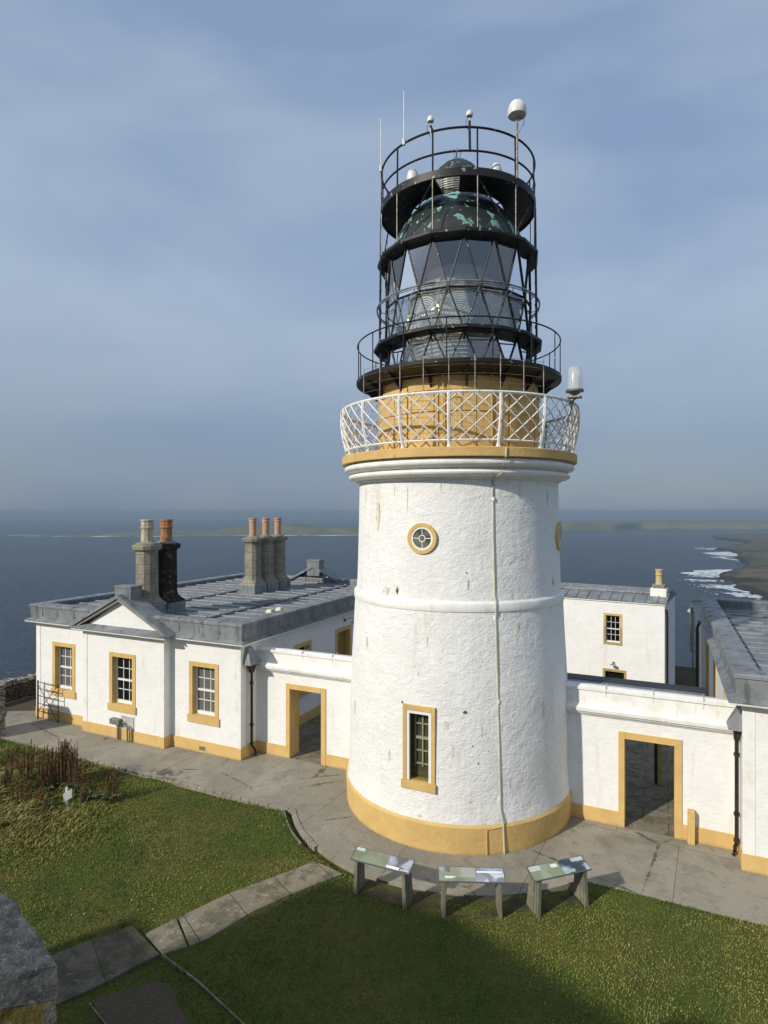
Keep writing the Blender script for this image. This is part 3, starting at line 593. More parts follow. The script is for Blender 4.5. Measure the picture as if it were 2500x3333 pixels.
# ------------------------------------------------------------------ LIGHTHOUSE
LH = thing('lighthouse', 'white round lighthouse tower with ochre bands and black glazed lantern on top', 'lighthouse')
# shaft: lathe grid with an opening for the low window
prof = [(2.955, .655), (2.915, 1.0), (2.905, 1.30), (2.893, 2.0), (2.885, 2.5), (2.868, 3.2), (2.83, 3.9), (2.79, 4.6), (2.755, 5.35)]
mb = MB(); W0, W1, WZ0, WZ1 = -25.2, -9.4, 1.42, 3.08
angs = sorted([*np.arange(-180, 180, 3.0), W0, W1]); angs = [a for i, a in enumerate(angs)]
def shaft(mb, prof, angs, hole=None):
    k = len(prof); o = len(mb.v)
    for a in angs:
        for r, z in prof: mb.v.append(PL(a, r, z))
    m = len(angs)
    for i in range(m):
        j = (i + 1) % m
        for q in range(k - 1):
            am = (angs[i] + (angs[j] if j else angs[i] + 3)) / 2; zm = (prof[q][1] + prof[q + 1][1]) / 2
            if hole and hole[0] < am < hole[1] and hole[2] < zm < hole[3]: continue
            mb.f.append((o + i * k + q, o + j * k + q, o + j * k + q + 1, o + i * k + q + 1))
def rAt(z): return float(np.interp(z, [p[1] for p in prof], [p[0] for p in prof]))
zs = sorted({p[1] for p in prof} | {WZ0, WZ1}); shaft(mb, [(rAt(z), z) for z in zs], angs, (W0, W1, WZ0, WZ1))
shaft(mb, [(2.755, 5.35), (2.76, 5.36)], angs)
shaft(mb, [(2.715, 5.56), (2.69, 5.9), (2.66, 7.0), (2.635, 8.36)], angs)
mb.make('tower_wall', 'harl', LH, smooth=True)
MB().lathe([(2.97, -.02), (2.985, .3), (2.995, .60), (2.955, .66), (2.88, .66)], 128).make('plinth', 'ochre', LH, smooth=True)
MB().lathe([(2.70, 5.30), (2.775, 5.345), (2.78, 5.36), (2.78, 5.52), (2.765, 5.545), (2.68, 5.60)], 128).make('string_course', 'white', LH, smooth=True)
cp = [(2.60, 8.33), (2.70, 8.36), (2.72, 8.40), (2.80, 8.42)] + [(2.80 + .13 * math.sin(R(t)), 8.50 - .08 * math.cos(R(t))) for t in range(20, 171, 25)] + [(2.86, 8.60), (2.88, 8.62)] + [(2.90 + .14 * math.sin(R(t)), 8.72 - .10 * math.cos(R(t))) for t in range(15, 166, 25)] + [(2.98, 8.825), (2.9, 8.83)]
MB().lathe(cp, 128).make('cornice', 'white', LH, smooth=True)
MB().lathe([(2.0, 8.83), (3.085, 8.83), (3.10, 8.84), (3.105, 9.03), (3.09, 9.045), (2.0, 9.06)], 128).make('gallery_ledge', 'ochre', LH, smooth=True)
# murette (ochre drum behind the white railing)
MB().lathe([(2.12, 9.05), (2.12, 10.86)], 96).make('lantern_base', 'ochre', LH, smooth=True)
pn = MB()
for p0, p1, z0, z1, r in [(-62, -34, 9.15, 10.62, 2.165), (-33, -12, 9.1, 10.80, 2.16), (-6, 12, 9.1, 10.70, 2.17), (12.5, 34, 9.12, 10.8, 2.16), (36, 62, 9.1, 10.60, 2.165), (64, 84, 9.2, 10.7, 2.16), (-3, 3.4, 10.3, 10.55, 2.19)]:
    pn.lathe([(2.10, z0), (r, z0), (r, z1), (2.10, z1)], 10, a0=-71.95 + p0, a1=-71.95 + p1, closedprof=True)
pn.make('cladding_panel', 'ochre', LH)
dr = MB()
for zz in (9.35, 10.0, 10.5): hoop(dr, 2.185, zz, .012, 64, 4)
for ph in (-40, -8.5, 22): dr.tube([PL(ph, 2.19, 9.1), PL(ph, 2.19, 10.84)], .02, 5)
dr.make('drum_pipe', 'ochre', LH)
# white lattice railing
RL = thing('_tmp', '', '') if False else None
def rr_(z): t = (z - 9.08) / 1.15; return 2.96 + .17 * math.sin(min(t, 1) * pi * .62)
posts = [-3.3 + 360 / 17 * k for k in range(17)]
top = MB(); hoop(top, 3.115, 10.245, .036, 102, 6); hoop(top, rr_(9.2), 9.20, .026, 102, 5); hand = top.make('gallery_railing', 'rail', LH, smooth=True)
for ph in posts:
    m = MB(); m.tube([PL(ph, rr_(z) + .005, z) for z in np.linspace(9.10, 10.23, 7)], .040, 6); m.tube([PL(ph, 2.97, 9.03), PL(ph, 2.97, 9.11)], [.062, .045], 8); m.tube([PL(ph, 2.85, 9.06), PL(ph, 3.02, 9.06)], .028, 6)
    m.make('post', 'rail', hand, smooth=True)
lt = MB(); bay = 360 / 17
for k in range(17 * 3):
    s0 = -3.3 + bay * (k + .5) / 3
    for sg in (-1, 1): lt.tube([PL(s0 + sg * bay * .98 * t, rr_(10.22 - 1.02 * t) + (.012 if sg > 0 else -.012), 10.22 - 1.02 * t) for t in np.linspace(0, 1, 7)], .0165, 4)
lt.make('lattice', 'rail', hand)
wr = MB()
for zz in np.arange(9.24, 10.2, .12): hoop(wr, rr_(zz) - .03, zz, .0022, 96, 3)
for k in range(200): wr.tube([PL(k * 1.8, rr_(z) - .03, z) for z in (9.2, 9.7, 10.2)], .002, 3)
wr.make('wire_mesh', 'rod', hand)
fn = MB()
for k in range(-4, 5): ph = -3.3 + bay / 2 * k; fn.tube([PL(ph, 3.10, 10.24), PL(ph, 3.10, 11.07)], .011, 5)
for zz in (10.45, 10.65, 10.85, 11.0): fn.tube(arc(3.10, zz, -3.3 - bay * 2, -3.3 + bay * 2, 24), .0045, 3)
fn.make('bird_fence', 'rod', hand)
# black catwalk
MB().lathe([(2.12, 10.84), (2.35, 10.88), (2.66, 10.98), (2.72, 11.00), (2.725, 11.08), (2.69, 11.10), (1.80, 11.10), (1.80, 10.84)], 96, closedprof=True).make('catwalk_deck', 'black', LH, smooth=True)
cb = MB()
for k in range(16): ph = 6 + 22.5 * k; cb.prism([PL(ph - .5, 2.15, 10.55), PL(ph - .5, 2.60, 10.955), PL(ph - .5, 2.15, 10.9)], Vector(PL(ph + .5, 2.15, 0)) - Vector(PL(ph - .5, 2.15, 0)))
pieces(cb, 'bracket', 'black', LH)
t = MB(); hoop(t, 2.69, 12.03, .018, 96, 6); cr_ = t.make('catwalk_railing', 'black', LH, smooth=True)
for k in range(16): MB().tube([PL(-5 + 22.5 * k, 2.69, 11.08), PL(-5 + 22.5 * k, 2.69, 12.03)], .014, 6).make('post', 'black', cr_)
# lantern
ZL = [11.10, 11.95, 13.0, 14.27]; OF = [-6.25, 5.0, -6.25, 5.0]
LN = bpy.data.objects.new('lantern', None); COL.objects.link(LN); LN.parent = LH
ast = MB(); 
for t in range(3):
    g = MB()
    for k in range(16):
        a, b, c, d = PL(OF[t] + 22.5 * k, 1.93, ZL[t]), PL(OF[t + 1] + 22.5 * k, 1.93, ZL[t + 1]), PL(OF[t] + 22.5 * (k + 1), 1.93, ZL[t]), PL(OF[t + 1] + 22.5 * (k + (1 if OF[t + 1] > OF[t] else -1)), 1.93, ZL[t + 1])
        if OF[t + 1] > OF[t]: nb = PL(OF[t] + 22.5 * (k + 1), 1.93, ZL[t])
        up = OF[t + 1] > OF[t]
        L0 = [PL(OF[t] + 22.5 * q, 1.93, ZL[t]) for q in (k, k + 1)]; U0 = [PL(OF[t + 1] + 22.5 * (q if up else q + 1), 1.93, ZL[t + 1]) for q in (k, k + 1)]
        # up: upper node k lies between lower k and k+1;  not up: upper node (k+1) lies between lower k and k+1
        g.add([L0[0], L0[1], U0[0]], [(0, 1, 2)]); g.add([L0[1], U0[1], U0[0]], [(0, 1, 2)])
        f = lambda P, q: tuple(Vector((P[0], P[1], 0)) * (q / 1.93) + Vector((0, 0, P[2])))
        rad = .021
        ast.tube([f(L0[0], 1.945), f(U0[0], 1.945)], rad, 5); ast.tube([f(L0[1], 1.945), f(U0[0], 1.945)], rad, 5)
    g.make('glazing', 'glass', LN)
for z, o in ((11.11, OF[0]), (11.95, OF[1]), (13.0, OF[2]), (14.25, OF[3])):
    ast.tube([PL(o + 22.5 * k, 1.93, z) for k in range(16)], .03, 5, True)
ast.make('astragals', 'black', LN)
def ngon_ring(mb, ro, ri, z0, z1, off): mb.lathe([(ri, z0), (ro, z0), (ro, z1), (ri, z1)], 16, closedprof=True, rot=-71.95 + off)
m = MB(); m.lathe([(1.90, 11.90), (2.22, 11.90), (2.26, 11.93), (2.26, 12.00), (2.23, 12.02), (1.90, 12.02)], 16, closedprof=True, rot=-71.95 + 5)
for k in range(16): m.tube([PL(5 + 22.5 * k, 1.95, 11.72), PL(5 + 22.5 * k, 2.18, 11.92)], .02, 5)
m.make('ring_ledge', 'black', LN)
m = MB(); hoop(m, 2.165, 13.04, .022, 96, 6); hoop(m, 2.165, 12.985, .012, 96, 5)
for k in range(16): m.tube([PL(-6.25 + 22.5 * k, 1.94, 12.86), PL(-6.25 + 22.5 * k, 2.08, 12.88), PL(-6.25 + 22.5 * k, 2.16, 13.0)], .012, 5)
m.make('handrail', simple('pale_handrail', (0.33, 0.33, 0.32), 0.35, 0.5, 0.3, (0.04, 0.04, 0.04), 3), LN, smooth=True)
m = MB(); m.lathe([(1.85, 14.22), (2.13, 14.20), (2.16, 14.24), (2.16, 14.31), (2.10, 14.35), (1.83, 14.40), (1.80, 14.30)], 16, closedprof=True, rot=-71.95 + 5); m.make('eave', 'black', LN)
dome = [(1.86, 14.36), (1.80, 14.50), (1.75, 14.70), (1.65, 14.94), (1.50, 15.18), (1.34, 15.42), (1.17, 15.60), (1.07, 15.70), (1.04, 15.745), (1.01, 15.72), (.6, 15.72)]
MB().lathe(dome, 64).make('dome', 'copper', LN, smooth=True)
MB().lathe([(1.70, 14.30), (1.5, 14.75), (1.1, 15.3), (0.02, 15.6)], 32).make('dome_lining', simple('grey_lining', (.10, .105, .11), .7), LN, smooth=True)
m = MB(); m.lathe([(.80, 15.60), (.82, 16.30), (.52, 16.55)], 32)
for z in np.arange(15.72, 16.28, .06): hoop(m, .82, z, .010, 32, 4)
m.make('ventilator', 'greymetal', LN)
MB().lathe([(.50, 16.50), (.62, 16.52), (.64, 16.58), (.60, 16.72), (.50, 16.86), (.34, 16.99), (.16, 17.06), (.02, 17.08)], 32).make('cupola', 'copper', LN, smooth=True)
m = MB(); m.tube([(0, 0, 17.06), (0, 0, 17.46)], .012, 5)
for a in (0, 2.1, 4.2): m.tube([(0, 0, 17.12), (.09 * math.cos(a), .09 * math.sin(a), 17.2), (.11 * math.cos(a), .11 * math.sin(a), 17.4)], .009, 5)
m.make('lightning_rod', 'black', LN)
# roof platform and its railing
RP = MB(); RP.lathe([(2.02, 15.56), (2.06, 15.555), (2.075, 15.57), (2.075, 15.76), (2.05, 15.77), (2.02, 15.76)], 96, closedprof=True)
RP.lathe([(1.24, 15.61), (2.03, 15.60), (2.03, 15.64), (1.24, 15.65)], 80, a0=-71.95 + 2, a1=-71.95 + 344, closedprof=True)
RP = RP.make('roof_platform', 'black', LN, smooth=True)
m = MB(); hoop(m, 2.04, 16.72, .027, 96, 6); hoop(m, 2.04, 16.16, .025, 96, 6); rrl = m.make('roof_railing', 'black', LN, smooth=True)
for k in range(12): ph = 13.6 + 30 * k; MB().tube([PL(ph, 2.05, 15.58), PL(ph, 2.04, 16.72)], .022, 6).make('post', 'black', rrl)
st = MB()
for k in range(12): ph = 13.6 + 30 * k; st.tube([PL(ph, 2.06, 14.33), PL(ph, 2.06, 15.6)], .014, 5)
pieces(st, 'support_rod', 'rod', LN)
for a, b in ((-46, -16), (43.6, 13.6), (43.6, 72), (-76, -106), (103, 132), (-136, -166)): MB().tube([PL(a, 2.0, 14.34), PL(b, 2.02, 15.58)], .02, 5).make('strut', 'black', LN)
m = MB()
for ph in (-84, -77, 76, 84): m.tube([PL(ph, 2.02, 11.1), PL(ph, 2.10, 12.0), PL(ph, 2.06, 15.58)], .024, 6)
for z in np.arange(11.3, 15.5, .28): m.tube([PL(-84, 2.06, z), PL(-77, 2.06, z)], .01, 4); m.tube([PL(76, 2.06, z), PL(84, 2.06, z)], .01, 4)
m.make('ladder', 'black', LN)
m = MB()
for ph in (-78, 76): m.tube([PL(ph, 1.9, 15.6), PL(ph, 2.04, 16.16)], .015, 5); m.tube([PL(ph + 6, 2.04, 15.9), PL(ph + 6, 2.04, 16.2)], .015, 5)
m.make('platform_brace', 'black', LN)
# the great lens
LZ = 12.58
lens = MB(); lens.lathe([(1.02, 13.55), (1.12, 13.42), (1.24, 13.25), (1.30, 13.12)], 48); lens.lathe([(1.30, 12.02), (1.24, 11.85), (1.10, 11.5), (.92, 11.12)], 48)
lensO = MB().lathe([(.80, 11.1), (.80, 14.0)], 32).make('lens_pedestal', 'lensframe', LN, smooth=True)
bull = MB(); br = MB(); fm = MB()
for k in range(8):
    pc = 3 + 45 * k; n_ = Vector(PL(pc, 1, 0)); c0 = n_ * 1.27; tv = Vector((-n_.y, n_.x, 0))
    for q, rr in enumerate(np.arange(.06, .57, .058)):
        bull.tube([tuple(c0 + n_ * (.10 * (1 - rr / .6)) + tv * (rr * math.cos(w)) + Vector((0, 0, LZ + rr * math.sin(w)))) for w in np.linspace(0, 2 * pi, 29)[:-1]], .021, 5, True)
    br.tube([tuple(c0 + n_ * .03 + tv * (.575 * math.cos(w)) + Vector((0, 0, LZ + .575 * math.sin(w)))) for w in np.linspace(0, 2 * pi, 33)[:-1]], .018, 5, True)
    for sg in (-1, 1): fm.tube([tuple(c0 + tv * (.52 * sg) + Vector((0, 0, LZ - .62))), tuple(c0 + tv * (.52 * sg) + Vector((0, 0, LZ + .62)))], .02, 4)
    for j in range(8):                                # stacked prisms above and below
        for (z, r1) in ((11.22 + j * .095, .95 + j * .042), (13.22 + j * .055, 1.24 - j * .03)):
            if z < 12.0 or z > 13.1: bull.tube(arc(r1 + .02, z, pc - 19, pc + 19, 6), .020, 4)
bull.make('lens_prism', 'lens', lensO, smooth=True); br.make('lens_ring', 'brass', lensO, smooth=True); fm.make('lens_frame', 'lensframe', lensO)
lb = simple('lens_body_glass', (.70, .74, .72), .12, .6, 0, (.45, .52, .50), 2.5); lb.node_tree.nodes['Principled BSDF'].inputs['Alpha'].default_value = .55
lens.lathe([(1.25, 13.12), (1.25, 12.02)], 48); lens.make('lens_body', lb, lensO, smooth=True)
m = MB(); hoop(m, 1.30, 13.20, .03, 48, 5); hoop(m, 1.30, 11.98, .03, 48, 5); m.make('lens_hoop', 'brass', lensO)
# portholes
def porthole(ph, z):
    r = float(np.interp(z, [5.56, 8.36], [2.715, 2.635])); n_ = Vector(PL(ph, 1, 0)); tv = Vector((-n_.y, n_.x, 0)); c0 = n_ * (r - .02) + Vector((0, 0, z))
    def rg(mb, ri, ro, d0, d1, n=40):
        o = len(mb.v)
        for k in range(n):
            w = 2 * pi * k / n
            for (q, d) in ((ri, d0), (ri, d1), (ro, d1), (ro, d0)): mb.v.append(tuple(c0 + tv * q * math.cos(w) + Vector((0, 0, q * math.sin(w))) + n_ * d))
        for k in range(n):
            j = (k + 1) % n
            for q in range(4): mb.f.append((o + 4 * k + q, o + 4 * j + q, o + 4 * j + (q + 1) % 4, o + 4 * k + (q + 1) % 4))
    m = MB(); rg(m, .265, .36, -.05, .055); w = m.make('porthole', 'ochre', LH, bevel=.008)
    m = MB(); rg(m, .225, .266, .0, .045); rg(m, .065, .085, .015, .035, 20)
    for a in (0, pi / 2, pi, 1.5 * pi): m.tube([tuple(c0 + (tv * math.cos(a) + Vector((0, 0, math.sin(a)))) * q + n_ * .025) for q in (.08, .23)], .012, 4)
    m.make('sash', 'white', w)
    m = MB(); m.add([tuple(c0 + (tv * math.cos(2 * pi * k / 32) + Vector((0, 0, math.sin(2 * pi * k / 32)))) * .24 + n_ * .022) for k in range(32)], [tuple(range(32))]); m.make('pane', simple('porthole_pane', (.07, .075, .065), .1, .6, 0, (.17, .17, .13), 5), w)
porthole(-17.3, 6.99); porthole(72.7, 6.99)
# low window: ochre surround, white storm frame, old sash deep behind the glass
phc = -17.35; nrm = Vector(PL(phc, 1, 0)); tv = Vector((-nrm.y, nrm.x, 0))
F = Fr(nrm * 2.86, tv, nrm); m = MB()
F.box(m, -.395, -.30, -.30, .045, 1.48, 3.20); F.box(m, .30, .395, -.30, .045, 1.48, 3.20); F.box(m, -.30, .30, -.30, .045, 3.08, 3.20); F.box(m, -.42, .42, -.30, .085, 1.30, 1.48)
w = m.make('window', 'ochre', LH, bevel=.008)
m = MB(); F.box(m, -.295, -.235, -.05, .03, 1.49, 3.075); F.box(m, .235, .295, -.05, .03, 1.49, 3.075); F.box(m, -.235, .235, -.05, .03, 3.01, 3.075)
for zz in np.arange(1.6, 3.0, .24): F.box(m, -.272, -.258, .03, .036, zz, zz + .014); F.box(m, .258, .272, .03, .036, zz, zz + .014)
m.make('storm_frame', 'sash', w)
m = MB()
for u in (-.16, .02, .2): F.box(m, u - .014, u + .014, -.20, -.17, 1.75, 3.05)
for zz in (1.80, 2.10, 2.72): F.box(m, -.17, .235, -.20, -.17, zz, zz + .024)
F.box(m, -.17, .235, -.20, -.16, 2.38, 2.44); m.make('sash', simple('old_sash', (.7, .68, .6), .6), w)
m = MB(); m.quad(F.p(-.29, -.21, 1.5), F.p(.29, -.21, 1.5), F.p(.29, -.21, 3.08), F.p(-.29, -.21, 3.08)); m.make('pane', 'panegreen', w)
m = MB(); m.quad(F.p(-.235, -.02, 1.5), F.p(.235, -.02, 1.5), F.p(.235, -.02, 3.01), F.p(-.235, -.02, 3.01)); m.make('storm_pane', glass('storm_glass', (.8, .82, .74), 1.45, .05), w)
# conduit down the tower
pth = [(20.3, 3.12, 9.04), (20.0, 3.12, 8.82), (18.6, 3.0, 8.45), (17.8, 2.66, 8.34), (17.8, 2.655, 7.9), (17.8, 2.675, 7.0), (18.0, 2.72, 5.7), (18.0, 2.80, 5.56), (18.0, 2.80, 5.34), (18.2, 2.775, 5.2), (18.4, 2.84, 4.0), (18.8, 2.895, 2.4), (19.2, 2.93, 1.0), (19.8, 3.01, .65), (20.3, 3.01, .02)]
MB().tube([PL(*p) for p in pth], .019, 6).make('conduit', simple('cream_conduit', (.62, .58, .44), .5, .3, 0, (.5, .46, .34), 3), LH, smooth=True)
m = MB(); m.tube([PL(12.6, 3.005, .02), PL(12.6, 3.01, .57), PL(15, 3.01, .59)], .012, 5); m.tube([PL(15, 3.01, .59), PL(20, 3.01, .62)], .010, 5); m.make('conduit', 'ochre', LH)
for k, (zz) in enumerate((1.2, 3.35, 5.2, 7.9)): MB().tube([PL(18.0 + (0 if zz > 4 else .8), rAt(zz) if zz < 5.3 else 2.66, zz - .04), PL(18.0 + (0 if zz > 4 else .8), (rAt(zz) if zz < 5.3 else 2.66) + .0, zz + .04)], .032, 6).make('conduit_clip', 'white', LH)
# chips and rust stains in the render coat
def chip(ph, z, w, h, mat, seed):
    rr = random.Random(seed); r = rAt(z) if z < 5.35 else float(np.interp(z, [5.56, 8.36], [2.715, 2.635])); pts = []
    for k in range(11):
        a = 2 * pi * k / 11; q = rr.uniform(.55, 1.1); zz = z + h * q * math.sin(a) * .5; pts.append(PL(ph + math.degrees(w * q * math.cos(a) * .5 / r), r + .004, zz))
    MB().add(pts, [tuple(range(11))]).make('paint_chip', mat, LH)
bare = simple('bare_render', (.10, .085, .06), .9, .1, 0, (.22, .19, .13), 30); tan = simple('old_limewash', (.62, .57, .43), .9, .1, 0, (.74, .71, .62), 14)
for i, (ph, z, w, h, mt) in enumerate([(3.5, 3.13, .11, .10, bare), (7.0, 2.38, .05, .05, bare), (9.4, 2.0, .035, .06, bare), (-5.0, 2.82, .16, .26, tan), (-25.8, 3.22, .06, .09, bare), (6, 1.15, .03, .03, bare), (14, 2.27, .03, .03, bare),
        (4.5, 6.23, .05, .05, bare), (-38.5, 5.72, .26, .26, tan), (-31, 5.75, .09, .22, bare), (-46, 7.5, .18, .9, tan), (-25.8, 7.9, .035, .7, tan), (5, 5.98, .05, .32, tan), (76, 3.25, .12, .26, bare), (-18, 3.9, .05, .12, tan), (-60, 8.0, .04, .5, tan), (-34, 8.1, .03, .4, tan), (-8, 8.15, .03, .3, tan), (33, 8.05, .04, .5, tan), (55, 7.9, .05, .6, tan), (-52, 4.3, .12, .5, tan), (30, 4.9, .05, .5, tan), (44, 3.0, .1, .5, tan), (-2, 2.2, .05, .45, tan), (11, 2.7, .04, .4, tan), (-14.0, 4.6, .04, .4, tan), (60, 5.9, .12, .25, tan), (-33, 1.9, .10, .35, tan), (24, 1.5, .07, .3, tan), (-64, 2.6, .2, .5, tan), (-16.5, .74, .12, .12, tan)]): chip(ph, z, w, h, mt, i)

# things fixed on the lantern gallery and roof
def mushroom(ph, z, lab):
    b = PL(ph, 2.06, z - .35); t = thing('gps_antenna', lab, 'antenna', b, 'small domed antennas on the roof railing'); x0, y0, _ = b
    m = MB(); m.tube([b, (x0, y0, z - .08)], .013, 6); m.make('stem', 'plastic', t)
    MB().lathe([(.03, z - .08), (.075, z - .07), (.085, z - .03), (.075, z + .02), (.045, z + .06), (.0, z + .075)], 20, (x0, y0)).make('dome', 'plastic', t, smooth=True)
    MB().tube([(x0, y0, z - .1), (x0 - .09, y0, z - .17), (x0 - .08, y0, z - .3), (x0, y0, z - .42)], .007, 5).make('cable', 'iron', t)
mushroom(-17.8, 17.02, 'small white mushroom antenna, left of the two pale knobs on the roof railing'); mushroom(8.2, 17.03, 'small white mushroom antenna, right of the two pale knobs on the roof railing')
MB().tube([PL(-16.2, 2.04, 16.70), PL(-17.8, 2.06, 16.86)], .03, 6).make('antenna_bracket', 'black', LN); MB().tube([PL(8.6, 2.04, 16.14), PL(8.2, 2.06, 16.85)], .03, 6).make('antenna_bracket', 'black', LN)
def whip(ph, z0, z1, lab):
    a = PL(ph, 2.09, z0); b = PL(ph, 2.09, z1); t = thing('whip_antenna', lab, 'antenna', a, 'whip aerials'); MB().tube([a, b], [.017, .011], 6).make('whip', 'plastic', t); MB().tube([PL(ph, 2.09, z0 - .1), PL(ph, 2.09, z0 + .06)], .04, 8).make('clamp', 'plastic', t)
whip(-73.3, 16.72, 18.03, 'thin white whip aerial at the far left of the lantern roof railing'); whip(-38.4, 16.74, 17.97, 'thin white whip aerial, the taller one left of the roof vent')
x0, y0, _ = PL(43.6, 2.1, 0); t = thing('radome_antenna', 'large white domed satellite antenna on a pole at the right of the lantern roof', 'antenna', (x0, y0, 16.0))
MB().tube([(x0, y0, 15.7), (x0, y0, 17.2)], .028, 8).make('pole', 'rod', t); MB().tube([(x0, y0, 16.75), (x0, y0, 17.2)], .024, 8).make('mast', 'plastic', t)
MB().lathe([(.02, 17.19), (.17, 17.195), (.215, 17.22), (.225, 17.27), (.222, 17.36), (.20, 17.45), (.155, 17.525), (.09, 17.565), (0, 17.575)], 28, (x0, y0)).make('dome', 'plastic', t, smooth=True)
MB().tube([(x0 + .03, y0, 17.17), (x0 + .17, y0, 17.1), (x0 + .16, y0, 16.98), (x0 + .04, y0, 16.8)], .008, 5).make('cable', 'iron', t)
for ph, lab in ((-37, 'white rounded antenna housing standing on the left of the lantern roof'), (31, 'white rounded antenna housing standing on the right of the lantern roof')):
    x0, y0, _ = PL(ph, 1.82, 0); t = thing('domed_housing', lab, 'antenna', (x0, y0, 15.66), 'domed housings on the lantern roof')
    h = .0 if ph < 0 else -.06
    MB().lathe([(.02, 15.66), (.14, 15.66), (.145, 15.95 + h), (.12, 16.06 + h), (.06, 16.12 + h), (0, 16.13 + h)], 24, (x0, y0)).make('housing', 'plastic', t, smooth=True)
    MB().tube([(x0 + .17, y0, 15.66), (x0 + .17, y0, 15.75)], .02, 5).make('foot', 'greymetal', t)
x0, y0, _ = PL(59, 3.24, 0); t = thing('marker_lamp', 'clear ribbed glass lamp on a bracket outside the white gallery railing', 'lamp', (x0, y0, 10.38))
MB().lathe([(.19, 10.50), (.165, 10.98), (.14, 11.03), (0, 11.04)], 28, (x0, y0)).make('lens', 'lampglass', t, smooth=True)
MB().lathe([(0, 10.40), (.10, 10.40), (.13, 10.44), (.21, 10.455), (.215, 10.49), (.19, 10.51), (.0, 10.51)], 28, (x0, y0)).make('base', 'greymetal', t, smooth=True)
m = MB()
for z in np.arange(10.56, 10.96, .05): m.lathe([(.187 - (z - 10.5) * .05, z), (.193 - (z - 10.5) * .05, z + .012), (.187 - (z - 10.5) * .05, z + .024)], 28, (x0, y0))
m.make('lens_rib', 'lampglass', t)
MB().tube([(x0, y0, 10.42), (x0, y0, 10.95)], .035, 8).make('bulb_holder', 'plastic', t)
m = MB(); m.box(x0 - .16, x0 + .16, y0 - .14, y0 + .14, 10.31, 10.335); m.tube([(x0, y0, 10.33), (x0, y0, 10.41)], .05, 8); m.tube([PL(59, 2.95, 10.1), PL(59, 3.3, 10.31)], .02, 5); m.make('bracket', 'rod', t)
MB().tube([(x0, y0, 10.3), (x0 - .06, y0 + .02, 10.15), (x0 - .12, y0, 9.9)], .01, 5).make('cable', 'iron', t)

# ------------------------------------------------------------------ house builder
def cornice_loop(outer_pts, par):
    """sweep the eaves profile round a closed plan loop (counter-clockwise)"""
    n = len(outer_pts); P = [Vector((*p, 0)) for p in outer_pts]; nor = []
    for i in range(n):
        a = (P[i] - P[i - 1]).normalized(); b = (P[(i + 1) % n] - P[i]).normalized(); na = Vector((a.y, -a.x, 0)); nb = Vector((b.y, -b.x, 0)); nor.append((na + nb) / (1 + na.dot(nb)))
    def sweep(prof, name, mat, close=False, bevel=0, extra=None):
        mb = MB(); k = len(prof)
        for i in range(n):
            for d, z in prof: mb.v.append(tuple(P[i] + nor[i] * d + Vector((0, 0, z))))
        for i in range(n):
            j = (i + 1) % n
            for q in range(k if close else k - 1): q2 = (q + 1) % k; mb.f.append((i * k + q, j * k + q, j * k + q2, i * k + q2))
        if extra: mb.add(extra.v, extra.f)
        return mb.make(name, mat, par, bevel=bevel)
    return sweep
